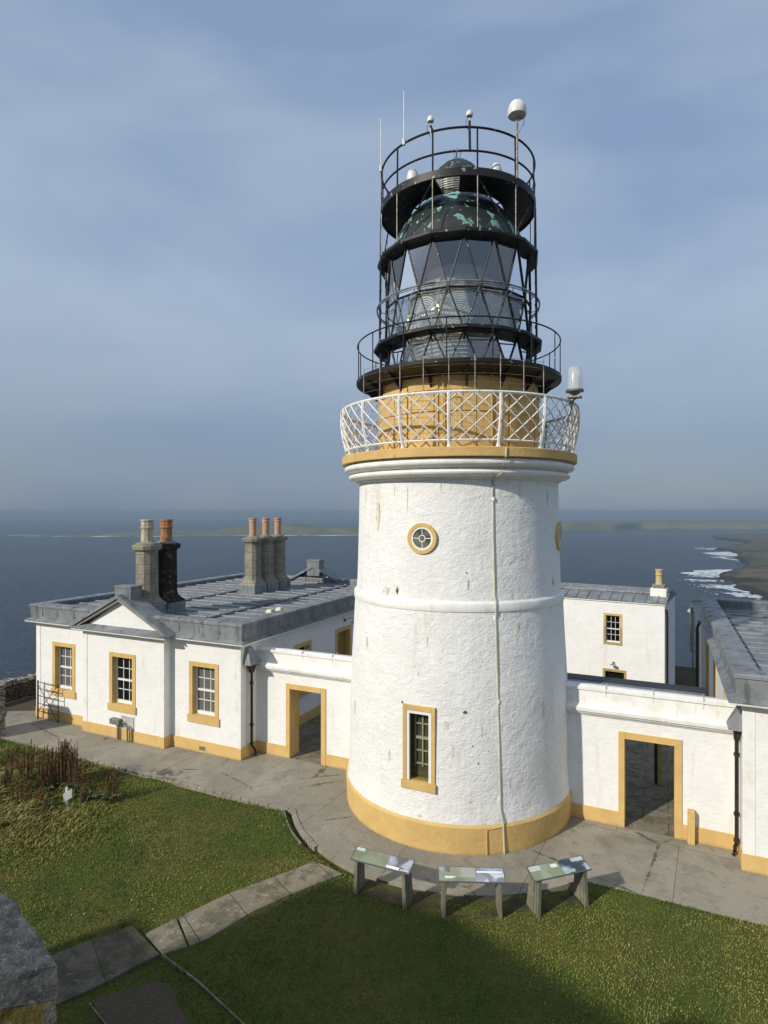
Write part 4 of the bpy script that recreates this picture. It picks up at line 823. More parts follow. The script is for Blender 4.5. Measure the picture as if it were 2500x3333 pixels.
def chimney(par, x, ys, z0, pot, base_d, shafts, dark=(), w=.44, pr=.21):
    """a row of octagonal stone flues, one above each other in depth, on lead-covered bases"""
    for i, y in enumerate(ys):
        c = MB(); zs_ = [(z0 + .36, 0.97), (z0 + .42, .93), (z0 + .50, .80), (z0 + .62, .72), (z0 + .80, .68), (z0 + 2.22, .66), (z0 + 2.28, .70), (z0 + 2.30, .86), (z0 + 2.42, .90), (z0 + 2.46, .86), (z0 + 2.50, .62)]
        # square base blending into an octagon
        k = 8; rings = []
        for zz, s in zs_:
            sq = sstep(z0 + .36, z0 + .66, zz); q = w * s / .93; pts = []
            for cx_, cy_ in ((1, .0), (1, 1), (0, 1), (-1, 1), (-1, 0), (-1, -1), (0, -1), (1, -1)):
                pass
            ch = .02 + .40 * float(sq); b_ = q * 1.0
            for (sx, sy) in ((1, -1), (1, 1), (-1, 1), (-1, -1)):
                e = [(sx * b_, sy * b_ * (1 - ch)), (sx * b_ * (1 - ch), sy * b_)]
                if sx * sy < 0: e = e[::-1]
                pts += e
            rings.append([(x + p, y + r_, zz) for p, r_ in pts])
        o = len(c.v)
        for rg in rings: c.v += rg
        for a in range(len(rings) - 1):
            for b in range(8): c.f.append((o + a * 8 + b, o + a * 8 + (b + 1) % 8, o + (a + 1) * 8 + (b + 1) % 8, o + (a + 1) * 8 + b))
        c.f.append(tuple(o + (len(rings) - 1) * 8 + b for b in range(8)))
        st_ = c.make('chimney', 'soot' if i in dark else 'sand', par, label='soot blackened stone chimney' if i in dark else None)
        MB().box(x - w - .015, x + w + .015, y - w - .02, y + w + .02, z0 - .15, z0 + .37).make('lead_base', 'lead', st_, bevel=.01)
        zt = z0 + 2.50; h = .86
        pp = [(pr * 1.15, zt - .02), (pr * 1.1, zt + .05), (pr * .96, zt + .08), (pr * .92, zt + h * .60), (pr * 1.05, zt + h * .63), (pr * 1.05, zt + h * .68), (pr * .95, zt + h * .71), (pr * .95, zt + h * .90), (pr * 1.06, zt + h * .93), (pr * 1.06, zt + h * .99), (pr * .95, zt + h), (pr * .75, zt + h), (pr * .75, zt + h * .8), (0, zt + h * .8)] if pr > .19 else \
             [(pr * 1.3, zt - .02), (pr * 1.05, zt + .03), (pr * .92, zt + .06), (pr * .92, zt + h * .78), (pr * 1.06, zt + h * .80), (pr * 1.06, zt + h * .84), (pr * .95, zt + h * .86), (pr * .95, zt + h * .92), (pr * 1.1, zt + h * .94), (pr * 1.08, zt + h), (pr * .8, zt + h), (pr * .75, zt + h * .85), (0, zt + h * .85)]
        MB().lathe(pp, 10 if pr > .19 else 20, (x, y)).make('chimney_pot', pot[i], st_, smooth=True)
        MB().lathe([(pr * 1.9, zt - .03), (pr * 1.7, zt + .02), (pr * 1.1, zt + .07)], 16, (x, y)).make('flaunching', 'sand', st_)

def house(par, mir, full=True):
    """mir=+1 left house; -1 mirrored right house. local x measured from the court wall"""
    X = lambda u: (-6.65 - u) if mir > 0 else (6.60 + u)        # u = distance from the courtyard wall, 0..9.43
    L = 9.43; yf, yb = -.79, 11.35; b0, b1 = 2.82, 6.55; ybay = -1.09
    xr, xl = X(0), X(L)
    F = Fr((X(0), yf, 0), (-mir, 0, 0), (0, -1, 0)); Fb = Fr((X(0), ybay, 0), (-mir, 0, 0), (0, -1, 0))
    Fs = Fr((X(0), 0, 0), (0, 1, 0), (mir, 0, 0)); Fo = Fr((X(L), 0, 0), (0, 1, 0), (-mir, 0, 0)); Fk = Fr((X(0), yb, 0), (-mir, 0, 0), (0, 1, 0))
    wins = [(7.35, 8.55, .92, 2.87), (4.07, 5.28, .92, 2.88), (.85, 2.05, .91, 2.84)]; panes = ['paneblind', 'paneblack', 'paneblind']
    w = MB(); PZ, WT = .36, 3.56
    wallpanel(w, F, 0, b0, PZ, WT, [opening(*wins[2])]); wallpanel(w, F, b1, L, PZ, WT, [opening(*wins[0])]); wallpanel(w, Fb, b0, b1, PZ, WT, [opening(*wins[1])])
    for u in (b0, b1): w.quad((X(u), yf, PZ), (X(u), ybay, PZ), (X(u), ybay, WT), (X(u), yf, WT))
    if mir > 0: sops = [opening(2.14, 3.26, 1.0, 2.92), (5.19, 6.22, PZ, 2.80)]
    else: sops = [opening(2.3, 3.4, .95, 2.85), opening(6.2, 7.3, .95, 2.85), (9.75, 10.9, PZ, 2.6)]
    wallpanel(w, Fs, yf, yb, PZ, WT, sops); wallpanel(w, Fo, yf, yb, PZ, WT, []); wallpanel(w, Fk, 0, L, PZ, WT, [])
    w.make('wall', 'wall', par)
    q = MB()                                             # dressed corner strips
    for (FF, u0, u1) in ((F, -.012, .22), (F, L - .22, L + .012), (Fb, b0 - .012, b0 + .16), (Fb, b1 - .2, b1 + .012)): FF.box(q, u0, u1, -.05, .014, PZ, WT - .02)
    pieces(q, 'corner_strip', 'white', par)
    p = MB()
    e = .03
    F.box(p, -e, b0, -.1, e, -.1, PZ); Fb.box(p, b0 - e, b1 + e, -.4, e, -.1, PZ); F.box(p, b1, L + e, -.1, e, -.1, PZ)
    if mir > 0: Fs.box(p, yf + .02, 5.04, -.1, e - .002, -.1, PZ); Fs.box(p, 6.36, yb, -.1, e - .002, -.1, PZ)
    else: Fs.box(p, yf + .02, yb, -.1, e - .002, -.1, PZ)
    Fo.box(p, yf + .02, yb, -.1, e - .002, -.1, PZ); p.make('plinth', 'ochre', par, bevel=.008)
    for wn_, FF, pn_ in ((wins[0], F, panes[0]), (wins[1], Fb, panes[1]), (wins[2], F, panes[2])): window(par, FF, *wn_, pane=pn_)
    if mir > 0:
        window(par, Fs, 2.14, 3.26, 1.0, 2.92, 2, 4, 'paneblack')
        dm = MB(); Fs.box(dm, 5.03, 5.19, -.2, .02, 0, 2.80); Fs.box(dm, 6.20, 6.36, -.2, .02, 0, 2.80); Fs.box(dm, 5.03, 6.36, -.2, .022, 2.80, 2.96); dd_ = dm.make('door_surround', 'ochre', par)
        m = MB(); Fs.box(m, 5.19, 6.20, -.26, -.2, 0, 2.80); m.make('door', 'dooryellow', dd_)
    else:
        window(par, Fs, 2.3, 3.4, .95, 2.85, 3, 4, 'paneblack'); window(par, Fs, 6.2, 7.3, .95, 2.85, 3, 4, 'paneblack')
        dm = MB(); Fs.box(dm, 9.6, 9.75, -.2, .02, 0, 2.6); Fs.box(dm, 10.9, 11.05, -.2, .02, 0, 2.6); Fs.box(dm, 9.6, 11.05, -.2, .022, 2.6, 2.75); dd_ = dm.make('door_surround', 'ochre', par)
        m = MB(); Fs.box(m, 9.75, 10.9, -.26, -.2, 0, 2.6); m.make('door', 'dooryellow', dd_)
    loop = [(X(0), yb), (X(L), yb), (X(L), yf), (X(b1), yf), (X(b1), ybay), (X(b0), ybay), (X(b0), yf), (X(0), yf)]
    if mir < 0: loop = loop[::-1]
    sweep = cornice_loop(loop, par)
    sweep([(-.02, 3.49), (.05, 3.49), (.06, 3.52), (.16, 3.535), (.23, 3.55), (.275, 3.555), (.285, 3.60), (.26, 3.615), (-.02, 3.62)], 'cornice', 'white', True)
    loop2 = [(X(0), yb), (X(L), yb), (X(L), yf), (X(0), yf)]
    if mir < 0: loop2 = loop2[::-1]
    sweep([(.295, 3.60), (.297, 3.622), (-.1, 3.80), (-.1, 3.60)], 'lead_skirt', 'lead', True)
    sweep2 = cornice_loop(loop2, par)
    j = MB()                                             # welted joints in the parapet lead
    for u in np.arange(.7, L, .82):
        if not (b0 - .2 < u < b1 + .2): F.box(j, u - .009, u + .009, .12, .162, 3.80, 4.12); F.box(j, u - .012, u + .012, -.33, .188, 4.16, 4.215)
    for u in np.arange(.1, yb, .95):
        for FF in (Fs, Fo): FF.box(j, u - .009, u + .009, .12, .158, 3.80, 4.12); FF.box(j, u - .012, u + .012, -.33, .188, 4.16, 4.215)
    for u in np.arange(.4, L, .8): Fk.box(j, u - .012, u + .012, -.345, .19, 3.85, 4.222)
    sweep2([(.13, 3.70), (.155, 4.10), (.185, 4.105), (.185, 4.17), (.16, 4.195), (-.10, 4.215), (-.33, 4.195), (-.345, 4.12), (-.32, 4.11), (-.31, 3.80)], 'parapet', 'lead', False, 0, j)
    # flat lead roof in three shallow terraces with rolls
    r_ = MB(); us = [(.3, 2.62, 3.88), (2.62, 6.0, 3.95), (6.0, L - .3, 4.02)]
    for u0, u1, z in us:
        r_.box(min(X(u0), X(u1)), max(X(u0), X(u1)), yf + .3, yb - .3, 3.6, z)
    rf = r_.make('roof', 'lead', par)
    rl = MB()
    for u0, u1, z in us:
        for y in np.arange(yf + .75, yb - .4, .72):
            rl.tube([(X(u0), y, z + .012), (X(u1 - .02), y, z + .012)], .034, 6)
    for u, z in ((2.62, 3.92), (6.0, 3.99)):
        for y in np.arange(yf + .75, yb - 1.1, .72): rl.box(min(X(u - .05), X(u)), max(X(u - .05), X(u)), y + .06, y + .62, z - .03, z + .035)
    rl.make('roof_roll', 'lead', rf)
    # pediment over the bay (and one at the back)
    def pediment(y0, sg, name):
        um = (b0 + b1) / 2; hw = 2.28; za, zb_ = 4.86, 3.66; y1 = y0 - sg * .17; yk = y0 + sg * .55
        m = MB(); m.prism([(X(um - 1.75), y0, 3.66), (X(um + 1.75), y0, 3.66), (X(um), y0, 4.66)], (0, sg * .10, 0)); pd = m.make(name, 'wall', par)
        m = MB()
        for s in (-1, 1):
            for (off, mt, t0, t1, ya, yb_) in ((0, 'lead', .0, .15, y1 - sg * .06, yk),):
                a = Vector((X(um), 0, za)); b = Vector((X(um + s * hw), 0, zb_)); up = Vector((0, 0, .13))
                m.add([(a.x, ya, a.z), (b.x, ya, b.z), (b.x, ya, b.z - .06), (a.x, ya, a.z - .13), (a.x, yb_, a.z), (b.x, yb_, b.z), (b.x, yb_, b.z - .06), (a.x, yb_, a.z - .13)], [(0, 1, 2, 3), (7, 6, 5, 4), (0, 4, 5, 1), (3, 2, 6, 7), (1, 5, 6, 2)])
        m.make('raking_coping', 'lead', pd)
        m = MB()
        for s in (-1, 1):
            a = Vector((X(um), 0, za - .13)); b = Vector((X(um + s * (hw - .1)), 0, zb_ - .04))
            m.add([(a.x, y1, a.z), (b.x, y1, b.z), (b.x, y1, b.z - .06), (a.x, y1, a.z - .10), (a.x, y0 + sg * .02, a.z), (b.x, y0 + sg * .02, b.z), (b.x, y0 + sg * .02, b.z - .06), (a.x, y0 + sg * .02, a.z - .10)], [(0, 1, 2, 3), (7, 6, 5, 4), (0, 4, 5, 1), (3, 2, 6, 7), (1, 5, 6, 2)])
        m.make('raking_mould', simple('mould_stone', (.30, .28, .22), .8), pd)
        MB().box(min(X(um - .37), X(um + .37)), max(X(um - .37), X(um + .37)), min(y0 + sg * .02, y0 + sg * .5), max(y0 + sg * .02, y0 + sg * .5), 4.3, 5.05).make('lead_block', 'lead', pd, bevel=.012)
        MB().box(min(X(um - .39), X(um + .39)), max(X(um - .39), X(um + .39)), min(y0 + sg * .0, y0 + sg * .52), max(y0 + sg * .0, y0 + sg * .52), 5.05, 5.12).make('lead_cap', 'lead', pd, bevel=.01)
        for s in (-1, 1):
            c_ = X(um + s * 1.92); MB().box(c_ - .13, c_ + .13, min(y0 + sg * .16, y0 + sg * .42), max(y0 + sg * .16, y0 + sg * .42), 3.7, 4.12).make('lead_stop', 'lead', pd, bevel=.01)
    pediment(ybay, 1, 'pediment'); pediment(yb + .1, -1, 'pediment')
    return X

HL = thing('keepers_house', 'white flat roofed house with pediment and tall stone chimneys left of the lighthouse', 'house', (-11.3, -.8, 0), 'keepers houses either side of the tower')
XL = house(HL, 1)
chimney(HL, -11.42, [0.06, .96], 3.98, ['potcream', 'potorange'], 0, 0, dark=(1,), w=.46, pr=.22)
chimney(HL, -11.76, [6.50, 7.47, 8.44], 3.96, ['potpink'] * 3, 0, 0, w=.43, pr=.17)
HR = thing('keepers_house', 'white house with wide lead parapet cut off by the right edge of the photo', 'house', (11.3, -.8, 0), 'keepers houses either side of the tower')
house(HR, -1)
vc = simple('vent_cream', (.62, .60, .46), .6)
for (x, y) in ((-8.10, 2.75), (-8.08, 3.32)): MB().box(x - .14, x + .14, y - .14, y + .14, 3.86, 4.0, taper=.72).make('roof_vent', vc, HL, bevel=.02)
m = MB(); m.box(-8.26, -8.02, -.83, -.805, .07, .19); av = m.make('air_vent', 'greymetal', HL)
# grey box, board and pipes on the pediment bay
m = MB(); m.box(-11.36, -10.79, -1.115, -1.095, .10, .80); bd = m.make('service_board', simple('pale_board', (.50, .50, .47), .7, .3, 0, (.38, .36, .30), 4), HL)
MB().box(-11.72, -11.30, -1.28, -1.10, .52, .70).make('meter_box', 'greymetal', bd, bevel=.01)
m = MB(); m.tube([(-11.38, -1.16, .55), (-11.38, -1.16, .0)], .022, 6); m.tube([(-11.25, -1.16, .6), (-11.15, -1.18, .6), (-11.05, -1.18, .46), (-11.0, -1.18, .44), (-11.0, -1.18, .0)], .026, 6); m.tube([(-10.92, -1.17, .0), (-10.92, -1.17, .50), (-10.98, -1.17, .54)], .02, 6); m.make('pipe', 'greymetal', bd)
m = MB(); m.tube([(-10.82, -1.15, .0), (-10.82, -1.15, .45)], .025, 6); m.tube([(-11.47, -1.15, 0), (-11.47, -1.15, .5)], .03, 6); m.make('pipe', 'greymetal', bd)

# rainwater heads and pipes at the inner corners
def rainpipe(par, s):
    x = s * 6.52
    m = MB(); m.tube([(x, -.42, 2.80), (x, -.42, .42), (x + -s * .0, -.40, .34), (x - s * .02, -.30, .22), (x - s * .02, -.26, .10), (x - s * .06, -.30, .02)], .042, 8)
    for z in (2.30, 1.0, .42): m.tube([(x, -.42, z - .035), (x, -.42, z + .035)], .062, 8)
    o = m.make('rainwater_pipe', 'iron', par, smooth=True)
    m = MB(); m.add([(x - .055, -.475, 2.62), (x + .055, -.475, 2.62), (x + .055, -.365, 2.62), (x - .055, -.365, 2.62), (x - .07, -.56, 2.90), (x + .07, -.56, 2.90), (x + .07, -.27, 2.90), (x - .07, -.27, 2.90)], [(3, 2, 1, 0), (4, 5, 6, 7), (0, 1, 5, 4), (1, 2, 6, 5), (2, 3, 7, 6), (3, 0, 4, 7)]); m.make('hopper', 'iron', o)
    xx = sorted((s * 6.65, s * 6.34))
    m = MB(); m.add([(xx[0], -.70, 2.90), (xx[1], -.70, 2.90), (xx[1], -.14, 2.90), (xx[0], -.14, 2.90), (s * 6.65 - .0, -.60, 3.40), (s * 6.55, -.56, 3.40), (s * 6.55, -.34, 3.40), (s * 6.65, -.30, 3.40)], [(3, 2, 1, 0), (4, 5, 6, 7), (0, 1, 5, 4), (1, 2, 6, 5), (2, 3, 7, 6), (3, 0, 4, 7)]); m.make('lead_hood', 'lead', o)
rainpipe(HL, -1); rainpipe(HR, 1)

# ------------------------------------------------------------------ link walls with doorways
def linkwall(name, label, x0, x1, dl, dr, group):
    t = thing(name, label, 'wall', ((x0 + x1) / 2, 0, 0), group); FF = Fr((0, 0, 0), (1, 0, 0), (0, -1, 0)); Bk = Fr((0, .5, 0), (1, 0, 0), (0, 1, 0))
    w = MB(); wallpanel(w, FF, x0, x1, .35, 2.66, [(dl, dr, .35, 2.14)]); wallpanel(w, Bk, x0, x1, .0, 3.18, [(dl, dr, 0, 2.14)])
    w.quad((dl, 0, 2.14), (dr, 0, 2.14), (dr, .5, 2.14), (dl, .5, 2.14)); w.make('wall', 'wall', t)
    p = MB(); FF.box(p, x0, dl - .12, -.05, .03, -.1, .35); FF.box(p, dr + .16, x1, -.05, .03, -.1, .35); p.make('plinth', 'ochre', t, bevel=.006)
    d = MB(); FF.box(d, dl - .14, dl, -.505, .035, -.05, 2.30); FF.box(d, dr, dr + .16, -.505, .035, -.05, 2.30); FF.box(d, dl, dr, -.3, .035, 2.14, 2.30); d.make('door_surround', 'ochre', t, bevel=.006)
    prof_ = [(.0, 2.60), (.04, 2.60), (.05, 2.64), (.11, 2.66), (.12, 2.70), (.17, 2.72), (.18, 2.80), (.10, 2.84), (.04, 2.88), (.03, 3.20), (.07, 3.22), (.07, 3.28), (-.05, 3.33), (-.40, 3.27), (-.5, 3.20), (-.5, 2.6)]
    c = MB(); a = [(x0, -d_, z) for d_, z in prof_]; b = [(x1, -d_, z) for d_, z in prof_]; n = len(a)
    c.add(a + b, [(i, i + 1, n + i + 1, n + i) for i in range(n - 1)] + [tuple(range(n)), tuple(range(2 * n - 1, n - 1, -1))])
    cp_ = c.make('parapet', 'white', t)
    s = MB()
    for u in np.arange(x0 + .7, x1, 1.05): FF.box(s, u - .008, u + .008, -.30, .073, 3.21, 3.333); FF.box(s, u - .01, u + .01, -.03, .034, 2.88, 3.2)
    s.make('coping_joint', simple('joint', (.55, .55, .53), .7), cp_)
    return t
LW = linkwall('link_wall', 'white wall with ochre doorway joining the left house to the tower', -6.66, -1.0, -5.38, -4.26, 'link walls between houses and tower')
RW = linkwall('link_wall', 'white wall with ochre doorway joining the tower to the right house', 1.0, 6.62, 4.22, 5.30, 'link walls between houses and tower')
m = MB(); m.box(2.3, 6.0, .505, 1.0, 3.0, 3.17); m.make('lean_to_roof', 'lead', RW); m = MB(); m.box(2.3, 6.02, 1.0, 1.5, 2.95, 3.185); m.make('lean_to_gutter', simple('wet_black', (.03, .028, .028), .5), RW)
t = thing('corner_post', 'short ochre wooden post with sloped top beside the right doorway', 'post', (5.65, -.15, 0))
m = MB(); m.box(5.57, 5.72, -.19, -.05, 0, .74); m.box(5.57, 5.72, -.19, -.05, .74, .77, taper=.8); m.make('post', 'ochre', t, bevel=.006); MB().box(5.62, 5.68, -.2, -.188, .60, .68).make('plate', 'ochre', t, bevel=.004)
t = thing('black_pipe', 'black and yellow upright pipe seen inside the right doorway', 'pipe', (4.95, 2.8, 0)); MB().tube([(4.88, 2.85, 0.02), (4.88, 2.85, 2.35)], .045, 8).make('pipe', 'iron', t); MB().box(4.95, 5.02, 2.8, 2.9, 0.0, 2.35).make('batten', simple('yellow_batten', (.45, .40, .03), .6), t)

# wall lamps
def walllamp(x, y, z, ux, uy, lab):
    t = thing('wall_lamp', lab, 'lamp', (x, y, z), 'outside wall lamps'); MB().tube([(x, y, z), (x + ux * .3, y + uy * .3, z + .12), (x + ux * .48, y + uy * .48, z + .02)], .013, 6).make('arm', 'greymetal', t)
    MB().lathe([(.03, z + .03), (.05, z), (.17, z - .06), (.175, z - .075), (.0, z - .05)], 20, (x + ux * .48, y + uy * .48)).make('shade', 'greymetal', t, smooth=True); MB().tube([(x, y, z), (x + ux * .04, y + uy * .04, z)], .06, 8).make('backplate', 'iron', t)
walllamp(-6.64, 5.78, 3.22, 1, 0, 'small grey wall lamp on the shaded courtyard wall of the left house')

# ------------------------------------------------------------------ small building behind
BB = thing('outbuilding', 'plain white block with one small window and lone chimney behind the right doorway wall', 'house', (2, 26, -4.8))
KK = 1.766
ang = math.atan2(-.42, 3.49); c_, s_ = math.cos(ang), math.sin(ang)
o_ = Vector((5.14, 26.0, 0)); xd = Vector((-c_, -s_, 0)); od = Vector((s_, -c_, 0))
FB = Fr(o_, xd, od); U = lambda u: u * KK; ZZ = lambda z: 7.6 - (7.6 - z) * KK
zt_, zb_ = ZZ(4.30), -5.2
w = MB(); op = [opening(U(1.42), U(2.09), ZZ(2.67), ZZ(3.84), .15, False), (U(1.36), U(2.03), zb_, ZZ(1.68))]
wallpanel(w, FB, 0, 9.2, zb_, zt_, op)
FE = Fr(o_, -od, -xd); wallpanel(w, FE, 0, 5.6, zb_, zt_, []); FK = Fr(o_ - od * 5.6, xd, -od); wallpanel(w, FK, 0, 9.2, zb_, zt_, [])
w.make('wall', 'wall', BB)
window(BB, FB, U(1.42), U(2.09), ZZ(2.67), ZZ(3.84), 3, 4, 'paneblack', mg=.15, depth=.2, sill=False)
d0, d1 = U(1.36), U(2.03)
m = MB(); FB.box(m, d0 - .14, d0, -.2, .02, zb_, ZZ(1.68) + .16); FB.box(m, d1, d1 + .14, -.2, .02, zb_, ZZ(1.68) + .16); FB.box(m, d0, d1, -.2, .02, ZZ(1.68), ZZ(1.68) + .16); ds = m.make('door_surround', 'ochre', BB); m = MB(); FB.box(m, d0, d1, -.3, -.25, zb_, ZZ(1.68)); m.make('door', 'dark', ds)
m = MB(); FB.box(m, -.05, 9.2, -.05, .08, zt_ - .05, zt_ + .06); m.make('eave_board', 'white', BB)
m = MB(); m.add([FB.p(-.12, .16, zt_ + .06), FB.p(9.25, .16, zt_ + .06), FB.p(9.25, -2.3, zt_ + .75), FB.p(-.12, -2.3, zt_ + .75), FB.p(-.12, -5.7, zt_ + .06), FB.p(9.25, -5.7, zt_ + .06)], [(0, 1, 2, 3), (3, 2, 5, 4), (0, 3, 4), (1, 5, 2), (0, 4, 5, 1)]); rf = m.make('roof', 'lead', BB)
m = MB()
for u in np.arange(.45, 9.2, .72): m.tube([FB.p(u, .14, zt_ + .09), FB.p(u, -1.0, zt_ + .42)], .035, 5)
m.tube([FB.p(-.12, -1.2, zt_ + .50), FB.p(9.2, -1.2, zt_ + .50)], .09, 6); m.make('roof_roll', 'lead', rf)
m = MB(); FB.box(m, .0, .98, -1.9, -.95, zt_ + .1, ZZ(4.80)); ch = m.make('chimney', 'white', BB, bevel=.03)
m = MB(); FB.box(m, .12, .86, -1.8, -1.05, ZZ(4.80), ZZ(4.93)); m.make('chimney_cap', 'sand', ch, bevel=.03)
cxp = FB.p(.50, -1.42, 0); zc = ZZ(4.93); MB().lathe([(.27, zc - .05), (.21, zc + .04), (.20, zc + .58), (.235, zc + .60), (.235, zc + .66), (.21, zc + .68), (.21, zc + .86), (.245, zc + .90), (.24, zc + .98), (.15, zc + .98), (0, zc + .9)], 20, (cxp[0], cxp[1])).make('chimney_pot', simple('buff_clay', (.50, .385, .21), .6), ch, smooth=True)
m = MB(); px_, py_, _ = FB.p(-.14, -.08, 0); m.tube([(px_, py_, zb_), (px_, py_, zt_ - .7), (px_ - .05, py_, zt_ - .3)], .07, 8); m.make('rainwater_pipe', 'iron', BB)
lp = FB.p(U(1.72), 0, ZZ(2.02)); walllamp(lp[0], lp[1], lp[2], od.x * .8, od.y * .8, 'small wall lamp above the dark doorway of the white outbuilding')
# rear wing on the courtyard side of the right house
RWG = thing('rear_wing', 'narrow white extension with ochre trim and black pipe behind the right house', 'house', (6.6, 14, 0))
w = MB(); w.box(6.45, 9.5, 11.75, 16.0, 0, 3.1); w.make('wall', 'wall', RWG); 
m = MB(); m.box(6.30, 9.6, 11.70, 16.1, 3.1, 3.22); m.make('roof', 'lead', RWG, bevel=.01)
m = MB(); m.box(6.42, 6.449, 12.9, 13.6, 0, 2.6); m.box(6.42, 6.449, 14.9, 15.6, 0, 2.4); m.make('trim', 'ochre', RWG)
m = MB(); m.tube([(6.33, 12.3, 0), (6.33, 12.3, 2.8), (6.42, 12.3, 3.1)], .06, 8); m.make('rainwater_pipe', 'iron', RWG, smooth=True)
t = thing('pipe_frame', 'bent grey metal rail standing at the end of the gap beside the right house', 'railing', (6.0, 15.5, 0))
m = MB(); m.tube([(6.25, 16.3, 1.0), (6.25, 16.3, 3.30), (6.33, 16.2, 3.42), (6.9, 16.2, 3.42)], .04, 8); m.tube([(6.28, 15.2, .4), (6.28, 15.2, 3.2)], .035, 8); m.tube([(6.28, 15.2, 3.2), (6.25, 16.3, 3.30)], .03, 6); m.make('rail', 'greymetal', t, smooth=True)
MB().tube([(6.25, 16.3, 1.0), (6.5, 16.3, 1.0)], .035, 8).make('foot', 'greymetal', t)

# ------------------------------------------------------------------ gate, stone walls, piers
t = thing('metal_gate', 'open dark metal gate with crossed bars standing against the left house front', 'gate', (-15.7, -.95, 0))
m = MB(); y = -.97
m.tube([(-15.76, y, 0), (-15.76, y, 1.42)], .03, 6); m.make('post', 'iron', t)
m = MB()
for z in (.30, .58, .86, 1.12, 1.36): m.tube([(-15.76, y, z), (-14.66, y, z - .01)], .013, 5)
m.tube([(-14.66, y, .02), (-14.66, y, 1.40)], .018, 6); m.make('bar', 'iron', t)
m = MB(); m.tube([(-15.74, y + .02, .30), (-14.68, y + .02, 1.36)], .013, 5); m.tube([(-15.74, y - .02, 1.30), (-14.68, y - .02, .06)], .013, 5); m.make('brace', 'iron', t)
def stonewall(name, pts, h, th, mat, label, cat='wall', cope=True, seed=1):
    rr = random.Random(seed); t = thing(name, label, cat, (*pts[0], 0)); m = MB(); cps = MB()
    for (xa, ya), (xb, yb) in zip(pts[:-1], pts[1:]):
        L = math.hypot(xb - xa, yb - ya); nn = max(2, int(L / .35)); dx, dy = (xb - xa) / L, (yb - ya) / L; nx_, ny_ = -dy * th / 2, dx * th / 2
        rows = int(h / .16)
        for s in (-1, 1):
            P = [[Vector((xa + dx * L * i / nn + s * nx_ + rr.uniform(-.02, .02), ya + dy * L * i / nn + s * ny_ + rr.uniform(-.02, .02), h * j / rows)) for i in range(nn + 1)] for j in range(rows + 1)]
            for j in range(rows):
                for i in range(nn): m.quad(P[j][i], P[j][i + 1], P[j + 1][i + 1], P[j + 1][i])
        m.quad((xa + nx_, ya + ny_, h), (xb + nx_, yb + ny_, h), (xb - nx_, yb - ny_, h), (xa - nx_, ya - ny_, h)); m.quad((xa + nx_, ya + ny_, 0), (xa + nx_, ya + ny_, h), (xa - nx_, ya - ny_, h), (xa - nx_, ya - ny_, 0)); m.quad((xb + nx_, yb + ny_, 0), (xb + nx_, yb + ny_, h), (xb - nx_, yb - ny_, h), (xb - nx_, yb - ny_, 0))
        u = 0
        while cope and u < L - .08:
            w_ = rr.uniform(.09, .2); a = math.atan2(dy, dx); cx_, cy_ = xa + dx * (u + w_ / 2), ya + dy * (u + w_ / 2)
            hh = rr.uniform(.10, .2); cps.box(cx_ - w_ / 2 + .008, cx_ + w_ / 2 - .008, cy_ - th / 2 - .04, cy_ + th / 2 + .04, h - .01, h + hh, rot=a + rr.uniform(-.08, .08), taper=.85); u += w_
    m.make('wall', mat, t)
    if cope: cps.make('coping_stones', 'palerubble' if mat == 'rubble' else mat, t, bevel=.015)
    return t
stonewall('stone_wall', [(-18.9, -7), (-18.9, -.3), (-18.6, 2.5), (-18.2, 8)], .66, .45, 'rubble', 'brown drystone wall with pale upright coping stones in front of the sea')
t = stonewall('stone_pier', [(-16.3, -2.75), (-15.25, -2.75)], 1.62, .5, 'palerubble', 'pale rough stone pier at the left edge where the paving starts', 'pier', False, 5)
MB().box(-16.35, -15.2, -3.03, -2.47, 1.62, 1.72, taper=.96).make('cap', 'palerubble', t, bevel=.03)

